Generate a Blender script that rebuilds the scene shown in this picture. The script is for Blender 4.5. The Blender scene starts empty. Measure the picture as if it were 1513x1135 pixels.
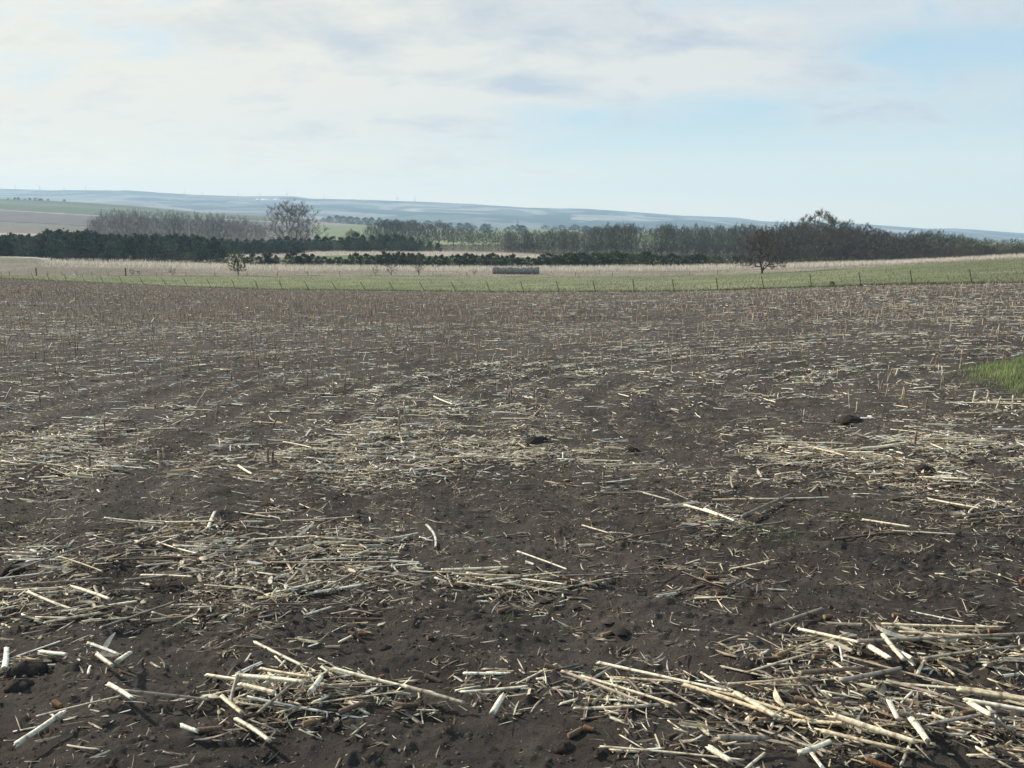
import bpy, math, random
import numpy as np
from mathutils import Vector

rng = np.random.default_rng(11)
random.seed(11)
sc = bpy.context.scene
COL = sc.collection

# ------------------------------------------------------------------ camera
W0, H0, F = 1513.0, 1135.0, 1300.0
HOR = 330.0                       # row of the level line of sight in the photograph
PITCH = math.atan((H0 / 2 - HOR) / F)
CAMH = 1.70
cam_d = bpy.data.cameras.new('camera')
cam = bpy.data.objects.new('camera', cam_d)
COL.objects.link(cam)
cam.location = (0, 0, CAMH)
cam.rotation_euler = (math.pi / 2 - PITCH, 0, 0)
cam_d.sensor_width = 36
cam_d.lens = 36 * F / W0
cam_d.clip_start = 0.05
cam_d.clip_end = 60000
sc.camera = cam

# ------------------------------------------------------------------ light and sky
SUN_AZ, SUN_EL = -58.0, 27.0      # degrees: azimuth from the view direction (negative = left), elevation
EXPOSURE = 0.55
SKY_STRENGTH = 0.10
SUN_STRENGTH = 4.8
sc.view_settings.view_transform = 'Standard'
sc.view_settings.look = 'None'
sc.view_settings.gamma = 1
sc.view_settings.use_curve_mapping = False
sc.view_settings.exposure = EXPOSURE
sc.render.engine = 'CYCLES'
sc.cycles.use_denoising = True
sc.cycles.max_bounces = 6
sc.cycles.diffuse_bounces = 3
sc.cycles.transparent_max_bounces = 8
sc.cycles.volume_bounces = 1
sc.cycles.volume_step_rate = 10

az, el = math.radians(SUN_AZ), math.radians(SUN_EL)
sdir = Vector((math.sin(az) * math.cos(el), math.cos(az) * math.cos(el), math.sin(el)))
sun_d = bpy.data.lights.new('sun', 'SUN')
sun_d.energy = SUN_STRENGTH
sun_d.angle = math.radians(1.2)
sun_d.color = (1.0, 0.90, 0.76)
sun = bpy.data.objects.new('sun', sun_d)
sun.rotation_euler = sdir.to_track_quat('Z', 'Y').to_euler()
COL.objects.link(sun)

world = bpy.data.worlds.new('World')
sc.world = world
world.use_nodes = True
nt = world.node_tree
nt.nodes.clear()


class NT:
    """small helper for building node graphs"""
    def __init__(s, t): s.t = t
    def n(s, k, **kw):
        nd = s.t.nodes.new(k)
        for a, b in kw.items(): setattr(nd, a, b)
        return nd
    def link(s, a, b): s.t.links.new(a, b)
    def setin(s, nd, i, v):
        if isinstance(v, (int, float, tuple, list)): nd.inputs[i].default_value = v
        else: s.link(v, nd.inputs[i])
    def m(s, op, a, b=0.0, c=0.0, clamp=False):
        nd = s.n('ShaderNodeMath', operation=op, use_clamp=clamp)
        s.setin(nd, 0, a); s.setin(nd, 1, b); s.setin(nd, 2, c)
        return nd.outputs[0]
    def mix(s, f, a, b, blend='MIX'):
        nd = s.n('ShaderNodeMix', data_type='RGBA', blend_type=blend)
        s.setin(nd, 0, f); s.setin(nd, 6, a); s.setin(nd, 7, b)
        return nd.outputs[2]
    def ss(s, v, lo, hi, a=0.0, b=1.0):
        nd = s.n('ShaderNodeMapRange', interpolation_type='SMOOTHSTEP')
        s.setin(nd, 0, v); s.setin(nd, 1, lo); s.setin(nd, 2, hi); s.setin(nd, 3, a); s.setin(nd, 4, b)
        return nd.outputs[0]
    def noise(s, vec, scale, detail=4.0, rough=0.5, dist=0.0):
        nd = s.n('ShaderNodeTexNoise')
        if vec is not None: s.link(vec, nd.inputs['Vector'])
        nd.inputs['Scale'].default_value = scale; nd.inputs['Detail'].default_value = detail
        nd.inputs['Roughness'].default_value = rough; nd.inputs['Distortion'].default_value = dist
        return nd.outputs[0]


def pix_dir(px, py):
    u, v = (px - W0 / 2) / F, (py - H0 / 2) / F
    cp, sp = math.cos(PITCH), math.sin(PITCH)
    d = Vector((u, cp - v * sp, -sp - v * cp))
    return d.normalized()


N = NT(nt)
tc = N.n('ShaderNodeTexCoord')
D = tc.outputs['Generated']
sep = N.n('ShaderNodeSeparateXYZ'); N.link(D, sep.inputs[0])
dx, dy, dz = sep.outputs
sky = N.n('ShaderNodeTexSky', sky_type='NISHITA')
sky.sun_disc = False
sky.sun_elevation = el
sky.sun_rotation = az
sky.air_density = 1.0; sky.dust_density = 1.2; sky.ozone_density = 1.0
# cloud sheet: direction projected on a level layer
den = N.m('ADD', N.m('MAXIMUM', dz, 0.0), 0.30)
cv = N.n('ShaderNodeCombineXYZ')
N.link(N.m('DIVIDE', dx, den), cv.inputs[0]); N.link(N.m('DIVIDE', dy, den), cv.inputs[1])
mp = N.n('ShaderNodeMapping'); N.link(cv.outputs[0], mp.inputs[0])
mp.inputs['Rotation'].default_value = (0, 0, 0.35)
mp.inputs['Scale'].default_value = (0.80, 1.15, 1.0)
n1 = N.noise(mp.outputs[0], 2.2, 6, 0.55, 0.3)
n2 = N.noise(mp.outputs[0], 5.0, 9, 0.62, 0.30)
n3 = N.noise(mp.outputs[0], 0.7, 3, 0.5)


def blob(px, py, wx, wy, amp):
    """a soft oval region of cloud about one direction of the sky; wx, wy its half sizes in radians"""
    c = pix_dir(px, py)
    d = N.n('ShaderNodeVectorMath', operation='SUBTRACT'); N.link(D, d.inputs[0]); d.inputs[1].default_value = c
    s_ = N.n('ShaderNodeVectorMath', operation='MULTIPLY'); N.link(d.outputs[0], s_.inputs[0])
    s_.inputs[1].default_value = (1 / wx, 1 / wx * 0.6, 1 / wy)
    l = N.n('ShaderNodeVectorMath', operation='DOT_PRODUCT'); N.link(s_.outputs[0], l.inputs[0]); N.link(s_.outputs[0], l.inputs[1])
    g = N.m('EXPONENT', N.m('MULTIPLY', l.outputs['Value'], -1.0))
    return N.m('MULTIPLY', g, amp)


# veil: how white the sky is; thick towards the sun, thinner away from it
sund = N.n('ShaderNodeVectorMath', operation='DOT_PRODUCT')
N.link(D, sund.inputs[0]); sund.inputs[1].default_value = sdir
veil = N.ss(sund.outputs['Value'], 0.10, 0.80, -0.05, 0.90)
veil = N.m('ADD', veil, N.m('MULTIPLY', N.m('SUBTRACT', n1, 0.5), 1.5))
for b in [(1340, 150, .20, .040, .95), (1450, 25, .10, .03, .35), (1250, 10, .12, .03, .3), (1080, 90, .14, .03, .42), (700, 135, .12, .025, .50), (960, 120, .14, .018, .45), (820, 60, .22, .05, .55),
          (560, 90, .16, .06, .35), (300, 190, .30, .08, .35), (1060, 30, .16, .035, .35), (240, 55, .07, .022, -.45),
          (1360, 80, .13, .025, -.40), (960, 200, .28, .045, -.40), (1480, 40, .08, .03, .10), (1100, 160, .10, .02, -.35)]:
    veil = N.m('ADD', veil, blob(*b))
veil = N.m('ADD', veil, N.m('MULTIPLY', N.m('SUBTRACT', n2, 0.5), 2.3))
veil = N.m('MINIMUM', N.m('MAXIMUM', veil, 0.06), 0.97)
# shade: thicker, greyer parts of the sheet
shade = N.m('MULTIPLY', N.m('SUBTRACT', n2, 0.50), 3.2)
shade = N.m('ADD', shade, N.m('MULTIPLY', N.m('SUBTRACT', n3, 0.5), 0.8))
for b in [(700, 20, .22, .035, .55), (560, 62, .14, .02, .40), (800, 124, .10, .014, .75), (920, 50, .12, .015, .35),
          (100, 70, .06, .02, .25), (1230, 60, .12, .02, .25), (480, 230, .25, .02, .15), (1000, 100, .09, .014, -.45), (660, 150, .10, .014, -.3)]:
    shade = N.m('ADD', shade, blob(*b))
shade = N.m('MINIMUM', N.m('MAXIMUM', shade, 0.0), 0.85)
K = 1.0 / (SKY_STRENGTH * 2 ** EXPOSURE)
def sc3(c, k=1.0): return (c[0] * K * k, c[1] * K * k, c[2] * K * k, 1)
glow = N.ss(sund.outputs['Value'], 0.25, 0.98)
lit = N.mix(glow, sc3((.80, .80, .77)), sc3((.96, .90, .76)))
grey = N.mix(glow, sc3((.46, .55, .67)), sc3((.66, .69, .69)))
cloud = N.mix(shade, lit, grey)
# the open air between the clouds, warm and pale towards the land
blue = N.mix(0.7, sky.outputs[0], sc3((.42, .66, .86)))
hz = N.ss(dz, 0.02, 0.26, 1.0, 0.0)
blue = N.mix(N.m('MULTIPLY', hz, 0.9), blue, sc3((.62, .80, .83)))
skyc = N.mix(veil, blue, cloud)
low = N.ss(dz, 0.0, 0.115, 1.0, 0.0)
skyc = N.mix(N.m('MULTIPLY', low, 0.85), skyc, N.mix(glow, sc3((1.22, 1.07, .76)), sc3((1.36, 1.14, .76))))
bg = N.n('ShaderNodeBackground'); N.link(skyc, bg.inputs[0]); bg.inputs[1].default_value = SKY_STRENGTH
out = N.n('ShaderNodeOutputWorld'); N.link(bg.outputs[0], out.inputs[0])


# ------------------------------------------------------------------ helpers
def tag(o, label=None, cat=None, group=None, kind=None):
    if label: o['label'] = label
    if cat: o['category'] = cat
    if group: o['group'] = group
    if kind: o['kind'] = kind
    return o


def mesh_arrays(name, verts, faces_list, col=None, smooth=False):
    """verts (n,3); faces_list = list of (m,k) index arrays; col (n,3) per vertex colour"""
    me = bpy.data.meshes.new(name)
    verts = np.asarray(verts, np.float32).reshape(-1, 3)
    me.vertices.add(len(verts)); me.vertices.foreach_set('co', verts.ravel())
    faces_list = [np.asarray(f, np.int32) for f in faces_list if len(f)]
    loops = np.concatenate([f.ravel() for f in faces_list])
    sizes = np.concatenate([np.full(len(f), f.shape[1], np.int32) for f in faces_list])
    starts = np.concatenate([[0], np.cumsum(sizes)[:-1]]).astype(np.int32)
    me.loops.add(len(loops)); me.loops.foreach_set('vertex_index', loops)
    me.polygons.add(len(sizes)); me.polygons.foreach_set('loop_start', starts)
    try: me.polygons.foreach_set('loop_total', sizes)
    except Exception: pass
    if smooth is not False:
        me.polygons.foreach_set('use_smooth', np.ones(len(sizes), bool))
    if col is not None:
        a = me.color_attributes.new('col', 'FLOAT_COLOR', 'POINT')
        c4 = np.ones((len(verts), 4), np.float32); c4[:, :3] = np.asarray(col, np.float32).reshape(-1, 3)
        a.data.foreach_set('color', c4.ravel())
    me.update(calc_edges=True)
    return me


def put(name, me, mat, parent=None, loc=None):
    o = bpy.data.objects.new(name, me)
    if mat is not None and len(me.materials) == 0: me.materials.append(mat)
    COL.objects.link(o)
    if parent is not None: o.parent = parent
    if loc is not None: o.location = loc
    return o


def empty(name, loc, rz=0.0, s=None):
    o = bpy.data.objects.new(name, None); COL.objects.link(o)
    o.location = loc; o.rotation_euler = (0, 0, rz)
    o.empty_display_size = 0.2
    if s is not None: o.scale = s
    return o


def h2(ix, iy, seed):
    n = (ix.astype(np.int64) * 374761393 + iy.astype(np.int64) * 668265263 + seed * 1274126177) & 0xffffffff
    n = ((n ^ (n >> 13)) * 1274126177) & 0xffffffff
    n = n ^ (n >> 16)
    return (n & 0xffffff) / float(0xffffff)


def vnoise(x, y, seed=0):
    ix, iy = np.floor(x), np.floor(y)
    fx, fy = x - ix, y - iy
    fx = fx * fx * (3 - 2 * fx); fy = fy * fy * (3 - 2 * fy)
    ix = ix.astype(np.int64); iy = iy.astype(np.int64)
    a, b = h2(ix, iy, seed), h2(ix + 1, iy, seed)
    c, d = h2(ix, iy + 1, seed), h2(ix + 1, iy + 1, seed)
    return (a + (b - a) * fx) * (1 - fy) + (c + (d - c) * fx) * fy


def fbm(x, y, oct=4, seed=0, gain=0.5):
    s = np.zeros_like(x, dtype=float); a = 1.0; t = 0.0
    for k in range(oct):
        s += a * vnoise(x * 2 ** k + 17.3 * k, y * 2 ** k - 9.1 * k, seed + k); t += a; a *= gain
    return s / t


def slope_of_row(row):
    """z/Y of the line of sight through a row of the photograph"""
    return -np.tan(PITCH + np.arctan((row - H0 / 2) / F))


COSP = math.cos(PITCH)
# terrain profile, surveyed as (row, depth) at stations across the view
def line(pts): return np.array([p[0] for p in pts], float), np.array([p[1] for p in pts], float)
L = {}
#            column: row                                                            column: depth
L[1] = (line([(-400, 402), (0, 411), (250, 423), (400, 428), (550, 430), (756, 432), (1000, 431), (1130, 427), (1300, 421), (1513, 418), (1900, 414)]),
        line([(-400, 175), (0, 150), (250, 128), (400, 116), (550, 108), (756, 100), (1000, 90), (1130, 86), (1300, 80), (1513, 74), (1900, 64)]))
L[2] = (line([(-400, 400), (0, 407.5), (250, 408), (400, 408), (550, 407), (756, 409), (1000, 408), (1130, 403.5), (1300, 393), (1513, 381), (1900, 366)]),
        line([(-400, 195), (0, 176), (400, 168), (756, 170), (1130, 168), (1513, 160), (1900, 150)]))
L[3] = (line([(-400, 376), (0, 379.5), (70, 382), (80, 384), (250, 389), (335, 391.5), (400, 393.5), (756, 396), (1000, 394.5), (1130, 392), (1300, 389), (1400, 385), (1513, 379), (1900, 364)]),
        line([(-400, 265), (0, 262), (400, 245), (1130, 240), (1300, 220), (1513, 195), (1900, 180)]))
L[4] = (line([(-400, 373), (0, 377), (250, 378), (400, 380), (470, 378), (550, 376.5), (756, 379.5), (900, 385), (1000, 388.5), (1130, 390), (1300, 388), (1513, 380), (1900, 366)]),
        line([(-400, 320), (756, 325), (1130, 300), (1513, 240), (1900, 220)]))
L[5] = (line([(-400, 369), (0, 373), (350, 374.5), (455, 374), (460, 371), (650, 371.5), (756, 374), (900, 380), (1000, 383), (1130, 386), (1300, 387), (1513, 382), (1900, 370)]),
        line([(-400, 395), (756, 400), (1130, 380), (1513, 310), (1900, 300)]))
L[6] = (line([(-400, 345), (0, 347), (400, 354), (756, 357), (1130, 360), (1513, 364), (1900, 364)]),
        line([(-400, 800), (1900, 800)]))
L[7] = (line([(-400, 336), (0, 343), (150, 347), (400, 351), (756, 352), (1513, 362), (1900, 362)]),
        line([(-400, 1050), (1900, 1050)]))
L[8] = (line([(-400, 283), (0, 293), (106, 297), (211, 303.5), (317, 314), (400, 319), (478, 325), (552, 330.5), (700, 338), (1000, 343), (1513, 360), (1900, 361)]),
        line([(-400, 1900), (1900, 1900)]))
L[9] = (line([(-400, 312), (0, 316), (400, 328), (700, 340), (1000, 342.5), (1513, 359), (1900, 360)]),
        line([(-400, 2700), (1900, 2700)]))
L[10] = (line([(-400, 296), (0, 302), (400, 319), (556, 328), (756, 336), (1000, 339.5), (1513, 357), (1900, 359)]),
         line([(-400, 3900), (1900, 3900)]))
L[11] = (line([(-400, 272), (0, 278), (106, 281), (180, 281.3), (211, 281.2), (260, 285), (304, 287.8), (350, 289.5), (380, 290.3), (427, 289.6), (447, 290.2), (470, 293.5), (538, 295), (644, 299), (700, 301.5), (776, 307), (813, 307.6), (860, 308.5), (908, 311.6), (998, 318.7),
                (1064, 321), (1085, 322.5), (1113, 327), (1143, 328), (1190, 327.5), (1232, 329), (1311, 335), (1350, 338), (1390, 337.5), (1440, 341), (1510, 346), (1700, 351), (1900, 354)]),
         line([(-400, 5600), (1900, 6400)]))
L[12] = (line([(-400, 300), (0, 305), (756, 325), (1513, 352), (1900, 356)]),
         line([(-400, 6680), (1900, 6680)]))


def col_of(x, Y):
    return W0 / 2 + F * (x / np.maximum(Y, 1e-3)) * COSP


def lv_depth(k, c): return np.interp(c, *L[k][1])
def lv_row(k, c): return np.interp(c, *L[k][0])
def lv_z(k, c):
    return CAMH + slope_of_row(lv_row(k, c)) * lv_depth(k, c)


def island(x, y, k=1.0):
    """inside the patch of sod at the right"""
    cx = 9.95 + .28 * (y - 13.0)
    return (np.abs(x - cx) / (3.3 * k)) ** 2.6 + (np.abs(y - 12.7) / (2.9 * k)) ** 2.6 < 1 + .5 * (vnoise(x * 1.6, y * 1.6, 5) - .5)


C0 = np.array([9.0, 10.5])       # the sod island the rows were worked around


def rho_of(x, Y): return np.hypot(x - C0[0], Y - C0[1])


def micro(x, Y):
    """tilled-soil relief of the field"""
    r = rho_of(x, Y)
    wob = 0.25 * fbm(x * 0.35, Y * 0.35, 2, 5)
    a = 0.020 * np.cos((r + wob) * 2 * math.pi / 0.76)
    b = 0.060 * (fbm(x * 0.9, Y * 0.9, 3, 21) - 0.5)
    c = 0.046 * (fbm(x * 6.0, Y * 6.0, 4, 33, 0.6) - 0.5)
    cl = fbm(x * 16.0, Y * 16.0, 3, 71, 0.65)
    d = 0.030 * np.maximum(cl - 0.56, 0) * 2.2
    fade = np.clip(40.0 / np.maximum(Y, 1), 0, 1)
    return a + b + (c + d) * fade


def ground(x, Y, fine=True):
    x = np.asarray(x, float); Y = np.asarray(Y, float)
    Yc = np.maximum(Y, 2.0)
    c = np.clip(W0 / 2 + F * (x / Yc) * COSP, -400, 1900)
    ds = [np.zeros_like(Yc)] + [lv_depth(k, c) for k in range(1, 13)]
    zs = [np.zeros_like(Yc)] + [lv_z(k, c) for k in range(1, 13)]
    z = zs[1] / ds[1] * Y
    for k in range(1, 12):
        m = Y > ds[k]
        s = np.clip((Y - ds[k]) / (ds[k + 1] - ds[k]), 0, 1)
        z = np.where(m, zs[k] + (zs[k + 1] - zs[k]) * s, z)
    if fine:
        z = z + np.where(Y < ds[1], micro(x, Y), 0.0)
    return z


def world_at(px, depth, fine=False):
    """ground point seen near column px at a given depth"""
    z = 0.0; x = 0.0
    u = (px - W0 / 2) / F
    x = u / COSP * depth
    for _ in range(2):
        z = float(ground(x, depth, fine))
        v = math.tan(math.atan((CAMH - z) / depth) - PITCH)
        x = u / (COSP - v * math.sin(PITCH)) * 1.0 * depth
    return x, depth, float(ground(x, depth, fine))


def pix_ground(px, py, fine=True):
    """where the line of sight through a pixel meets the field"""
    d = pix_dir(px, py)
    Y = 1.0
    lo, hi = 1.0, 200.0
    def g(Yv):
        t = Yv / d.y
        return CAMH + d.z * t - float(ground(d.x * t, Yv, False))
    for _ in range(50):
        mid = (lo + hi) / 2
        if g(mid) > 0: lo = mid
        else: hi = mid
    Y = lo; x = d.x * Y / d.y
    return x, Y, float(ground(x, Y, fine))


def project(x, Y, z):
    cp, sp = COSP, math.sin(PITCH)
    f = Y * cp - (z - CAMH) * sp
    up = Y * sp + (z - CAMH) * cp
    return W0 / 2 + F * x / f, H0 / 2 - F * up / f


# ------------------------------------------------------------------ materials
def principled(name):
    m = bpy.data.materials.new(name); m.use_nodes = True
    t = m.node_tree; b = t.nodes['Principled BSDF']
    return m, NT(t), b


def set_spec(b, v):
    for k in ('Specular IOR Level', 'Specular'):
        if k in b.inputs: b.inputs[k].default_value = v; return


def attr(T, name='col'):
    a = T.n('ShaderNodeAttribute', attribute_name=name); return a.outputs['Color']


def objcoord(T):
    return T.n('ShaderNodeTexCoord').outputs['Object']


def mat_soil():
    m, T, b = principled('soil')
    co = objcoord(T)
    big = T.noise(co, 0.35, 4, 0.6)
    mid = T.noise(co, 5.0, 6, 0.65)
    fin = T.noise(co, 70.0, 6, 0.7)
    grit = T.noise(co, 260.0, 3, 0.7)
    c = T.mix(T.ss(big, 0.38, 0.62), (.042, .036, .033, 1), (.082, .071, .063, 1))
    c = T.mix(T.ss(mid, 0.40, 0.68), c, (.098, .085, .075, 1))
    c = T.mix(T.ss(fin, 0.50, 0.70, 0, .7), c, (.034, .030, .027, 1))
    c = T.mix(T.ss(grit, 0.62, 0.72, 0, .9), c, (.19, .16, .12, 1))
    T.link(c, b.inputs['Base Color'])
    b.inputs['Roughness'].default_value = .95; set_spec(b, .12)
    bp = T.n('ShaderNodeBump'); bp.inputs['Strength'].default_value = 1.0; bp.inputs['Distance'].default_value = .035
    h = T.m('ADD', T.m('MULTIPLY', T.noise(co, 30, 10, .78), 1.0), T.m('MULTIPLY', T.noise(co, 150, 5, .75), .5))
    T.link(h, bp.inputs['Height']); T.link(bp.outputs[0], b.inputs['Normal'])
    return m


def mat_col(name, rough=.8, spec=.2, trans=0.0, var=.35, scale=(60, 60, 60), nsc=1.0):
    m, T, b = principled(name)
    co = objcoord(T)
    mp = T.n('ShaderNodeMapping'); T.link(co, mp.inputs[0]); mp.inputs['Scale'].default_value = scale
    n = T.noise(mp.outputs[0], nsc, 4, .6)
    g = T.ss(n, .25, .75, 1 - var, 1 + var)
    if name in ('cedar_foliage', 'budding_twigs', 'bark'):      # no two trees quite alike
        oi = T.n('ShaderNodeObjectInfo')
        g = T.m('MULTIPLY', g, T.m('ADD', T.m('MULTIPLY', oi.outputs['Random'], .8), .65))
    mu = T.n('ShaderNodeVectorMath', operation='SCALE'); T.link(attr(T), mu.inputs[0]); T.link(g, mu.inputs['Scale'])
    T.link(mu.outputs[0], b.inputs['Base Color'])
    b.inputs['Roughness'].default_value = rough; set_spec(b, spec)
    if trans > 0:
        o = T.t.nodes['Material Output']
        tr = T.n('ShaderNodeBsdfTranslucent'); T.link(mu.outputs[0], tr.inputs[0])
        mx = T.n('ShaderNodeMixShader'); mx.inputs[0].default_value = trans
        T.link(b.outputs[0], mx.inputs[1]); T.link(tr.outputs[0], mx.inputs[2]); T.link(mx.outputs[0], o.inputs[0])
    return m


def mat_land(name, scale, var, bump=0.0, c2=None, amt=0.0):
    """land cover: vertex colour broken up by patchy growth"""
    m, T, b = principled(name)
    co = objcoord(T)
    n = T.noise(co, scale, 6, .65); n2_ = T.noise(co, scale * 9, 4, .7)
    g = T.m('MULTIPLY', T.ss(n, .25, .75, 1 - var, 1 + var), T.ss(n2_, .25, .75, 1 - var, 1 + var))
    mu = T.n('ShaderNodeVectorMath', operation='SCALE'); T.link(attr(T), mu.inputs[0]); T.link(g, mu.inputs['Scale'])
    c = mu.outputs[0]
    if c2: c = T.mix(T.ss(T.noise(co, scale * 2.3, 4, .6, .4), .5, .7, 0, amt), c, c2)
    T.link(c, b.inputs['Base Color']); b.inputs['Roughness'].default_value = .95; set_spec(b, .05)
    if bump:
        bp = T.n('ShaderNodeBump'); bp.inputs['Strength'].default_value = .8; bp.inputs['Distance'].default_value = bump
        T.link(n2_, bp.inputs['Height']); T.link(bp.outputs[0], b.inputs['Normal'])
    return m


M_soil = mat_soil()
M_stalk = mat_col('stalk_rind', .55, .45, 0, .30, (25, 25, 25), 4.0)
M_husk = mat_col('dry_husk', .7, .25, .30, .25, (40, 40, 40), 2.0)
M_crumb = mat_col('soil_crumb', .95, .1, 0, .3, (90, 90, 90))
M_cob = mat_col('corn_cob_pith', .9, .1, 0, .5, (150, 150, 150), 1.5)
M_grass = mat_col('green_blade', .6, .25, .35, .2, (8, 8, 8))
M_tan = mat_col('dead_grass', .85, .1, .30, .2, (.5, .5, .5))
M_pasture = mat_land('pasture_turf', .12, .22, .15, (.19, .16, .10, 1), .45)
M_tanland = mat_land('dead_grass_land', .12, .22, .2)
M_far = mat_land('farmland_cover', .012, .14)
M_ridge = mat_land('ridge_cover', .0025, .35)
M_bark = mat_col('bark', .9, .1, 0, .2, (2, 2, 2))
M_cedar = mat_col('cedar_foliage', .8, .1, .15, .25, (.8, .8, .8))
M_bud = mat_col('budding_twigs', .85, .05, .08, .2, (1, 1, 1))
M_bale = mat_col('bale_hay', .95, .05, 0, .5, (3, 3, 3), 2.0)
M_metal = mat_col('post_paint', .6, .3, 0, .2, (8, 8, 8))
M_paint = mat_col('barn_metal', .4, .4, 0, .05, (.1, .1, .1))


# ------------------------------------------------------------------ the ground, in strips that share their borders
def strip(name, cols, d_arr, zfun, colf, mat, smooth=True):
    """cols (nc,), d_arr (nr,nc) depths"""
    nr, nc = d_arr.shape
    c = np.broadcast_to(cols, (nr, nc))
    x = (c - W0 / 2) / F / COSP * d_arr
    z = zfun(x, d_arr)
    v = np.stack([x, d_arr, z], -1).reshape(-1, 3)
    i = np.arange(nr - 1)[:, None] * nc + np.arange(nc - 1)[None, :]
    f = np.stack([i, i + 1, i + 1 + nc, i + nc], -1).reshape(-1, 4)
    cc = None if colf is None else colf(x, d_arr, c, z).reshape(-1, 3)
    o = put(name, mesh_arrays(name, v, [f], cc, smooth), mat)
    o['kind'] = 'structure'
    return o


def geo(a, b, n): return np.exp(np.linspace(math.log(a), math.log(b), n))


colsN = np.concatenate([np.linspace(-4800, -240, 24)[:-1], np.linspace(-240, 1753, 600), np.linspace(1753, 6300, 24)[1:]])
s1 = 1.0 / np.linspace(1 / 2.3, 1 / 30.0, 280)
edge = lv_depth(1, np.clip(colsN, -400, 1900))
dA = s1[:, None] * np.ones_like(colsN)[None, :]
wgt = np.linspace(0, 1, 90)[1:, None]
far_rows = 1.0 / ((1 - wgt) / 30.0 + wgt / edge[None, :])
dA = np.concatenate([dA, far_rows], 0)
strip('field_soil', colsN, dA, lambda x, Y: ground(x, Y, True), None, M_soil)
# the same field behind and beside the viewer
xs = np.linspace(-60, 60, 160); ys = np.linspace(-60, 2.3, 90)
X_, Y_ = np.meshgrid(xs, ys)
Z_ = ground(X_, Y_, True) - 0.004
nn = len(xs); ii = np.arange(len(ys) - 1)[:, None] * nn + np.arange(nn - 1)[None, :]
o = put('field_soil', mesh_arrays('field_soil_near', np.stack([X_, Y_, Z_], -1).reshape(-1, 3), [np.stack([ii, ii + 1, ii + 1 + nn, ii + nn], -1).reshape(-1, 4)], None, True), M_soil)
o['kind'] = 'structure'

colsF = np.linspace(-400, 1900, 380)


def between(k, n, k2=None):
    a, b = lv_depth(k, colsF), lv_depth(k2 or k + 1, colsF)
    w = np.linspace(0, 1, n)[:, None]
    return a[None, :] * (1 - w) + b[None, :] * w


def solid(*c):
    return lambda x, Y, C, z: np.broadcast_to(np.array(c, float), x.shape + (3,))


def gentle(amp, sc_):
    def f(x, Y):
        return ground(x, Y, False) + amp * (fbm(x * sc_, Y * sc_, 3, 77) - .5)
    return f


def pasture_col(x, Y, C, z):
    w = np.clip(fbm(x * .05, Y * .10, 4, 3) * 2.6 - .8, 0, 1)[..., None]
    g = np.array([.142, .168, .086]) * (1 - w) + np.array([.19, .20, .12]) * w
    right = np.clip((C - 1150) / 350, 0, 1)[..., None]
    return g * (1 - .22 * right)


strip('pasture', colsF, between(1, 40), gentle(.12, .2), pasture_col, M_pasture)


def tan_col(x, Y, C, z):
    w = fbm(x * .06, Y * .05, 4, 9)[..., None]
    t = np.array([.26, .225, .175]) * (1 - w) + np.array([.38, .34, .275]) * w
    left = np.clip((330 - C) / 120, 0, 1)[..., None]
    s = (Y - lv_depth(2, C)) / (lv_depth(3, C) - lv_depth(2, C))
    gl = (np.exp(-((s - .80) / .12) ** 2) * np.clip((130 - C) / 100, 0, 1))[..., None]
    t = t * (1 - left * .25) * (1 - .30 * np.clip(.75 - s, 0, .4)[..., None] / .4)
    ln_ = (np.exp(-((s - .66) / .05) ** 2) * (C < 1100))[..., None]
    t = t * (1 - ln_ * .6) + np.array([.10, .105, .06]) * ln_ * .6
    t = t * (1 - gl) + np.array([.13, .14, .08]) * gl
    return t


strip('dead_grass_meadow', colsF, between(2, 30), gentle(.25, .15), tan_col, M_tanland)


def green_col(x, Y, C, z):
    g = np.clip((C - 385) / 60, 0, 1) * np.clip((960 - C) / 120, 0, 1)
    s = (Y - lv_depth(3, C)) / (lv_depth(4, C) - lv_depth(3, C))
    g = (g * np.clip(s * 4 - .6, 0, 1))[..., None]
    return np.array([.36, .31, .27]) * (1 - g) + np.array([.120, .150, .070]) * g


strip('green_field', colsF, between(3, 16), gentle(0.0, .1), green_col, M_pasture)
strip('tan_field', colsF, between(4, 10), gentle(0.0, .1), solid(.40, .345, .30), M_tanland)
strip('valley_floor', colsF, between(5, 16), gentle(0.0, .1), lambda x, Y, C, z: np.where((((Y - 400) / 400 > .5) & (C > 640) & (C < 780))[..., None], np.array([.22, .24, .12]), np.array([.12, .115, .08])), M_tanland)


def hill_col(x, Y, C, z):
    """fields on the slope, laid out in contour strips"""
    row = HOR + F * (CAMH - z) / Y
    crest = lv_row(8, C)
    d = row - crest
    o = np.zeros(x.shape + (3,))
    o[:] = (.085, .115, .065)
    def setm(m, c): o[m] = c
    setm((d < 2.2) & (C > 180), (.17, .13, .115))
    setm((d > 5) & (d < 8.5) & (C < 240), (.135, .145, .095))
    b1 = np.interp(C, [-400, 0, 150, 330, 500, 700], [302, 310, 319, 324, 333, 345])
    b2 = np.interp(C, [-400, 0, 150, 330, 500, 700], [317, 325, 333, 340, 341, 350])
    b3 = np.interp(C, [-400, 0, 150, 700], [326, 335, 339, 352])
    setm(row > b1, (.125, .108, .100))
    setm((row > b1 - 1.0) & (row < b1), (.30, .26, .20))
    setm(row > b2, (.15, .135, .10))
    setm((row > b2) & (row < b2 + 1.4), (.07, .065, .05))
    setm(row > b3, (.165, .135, .105))
    setm(row > b3 + 8, (.34, .28, .20))
    setm((C > 470) & (d > 2.5) & (row < 333), (.26, .205, .185))
    setm((C > 470) & (row > 333), (.17, .20, .10))
    return o


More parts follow.
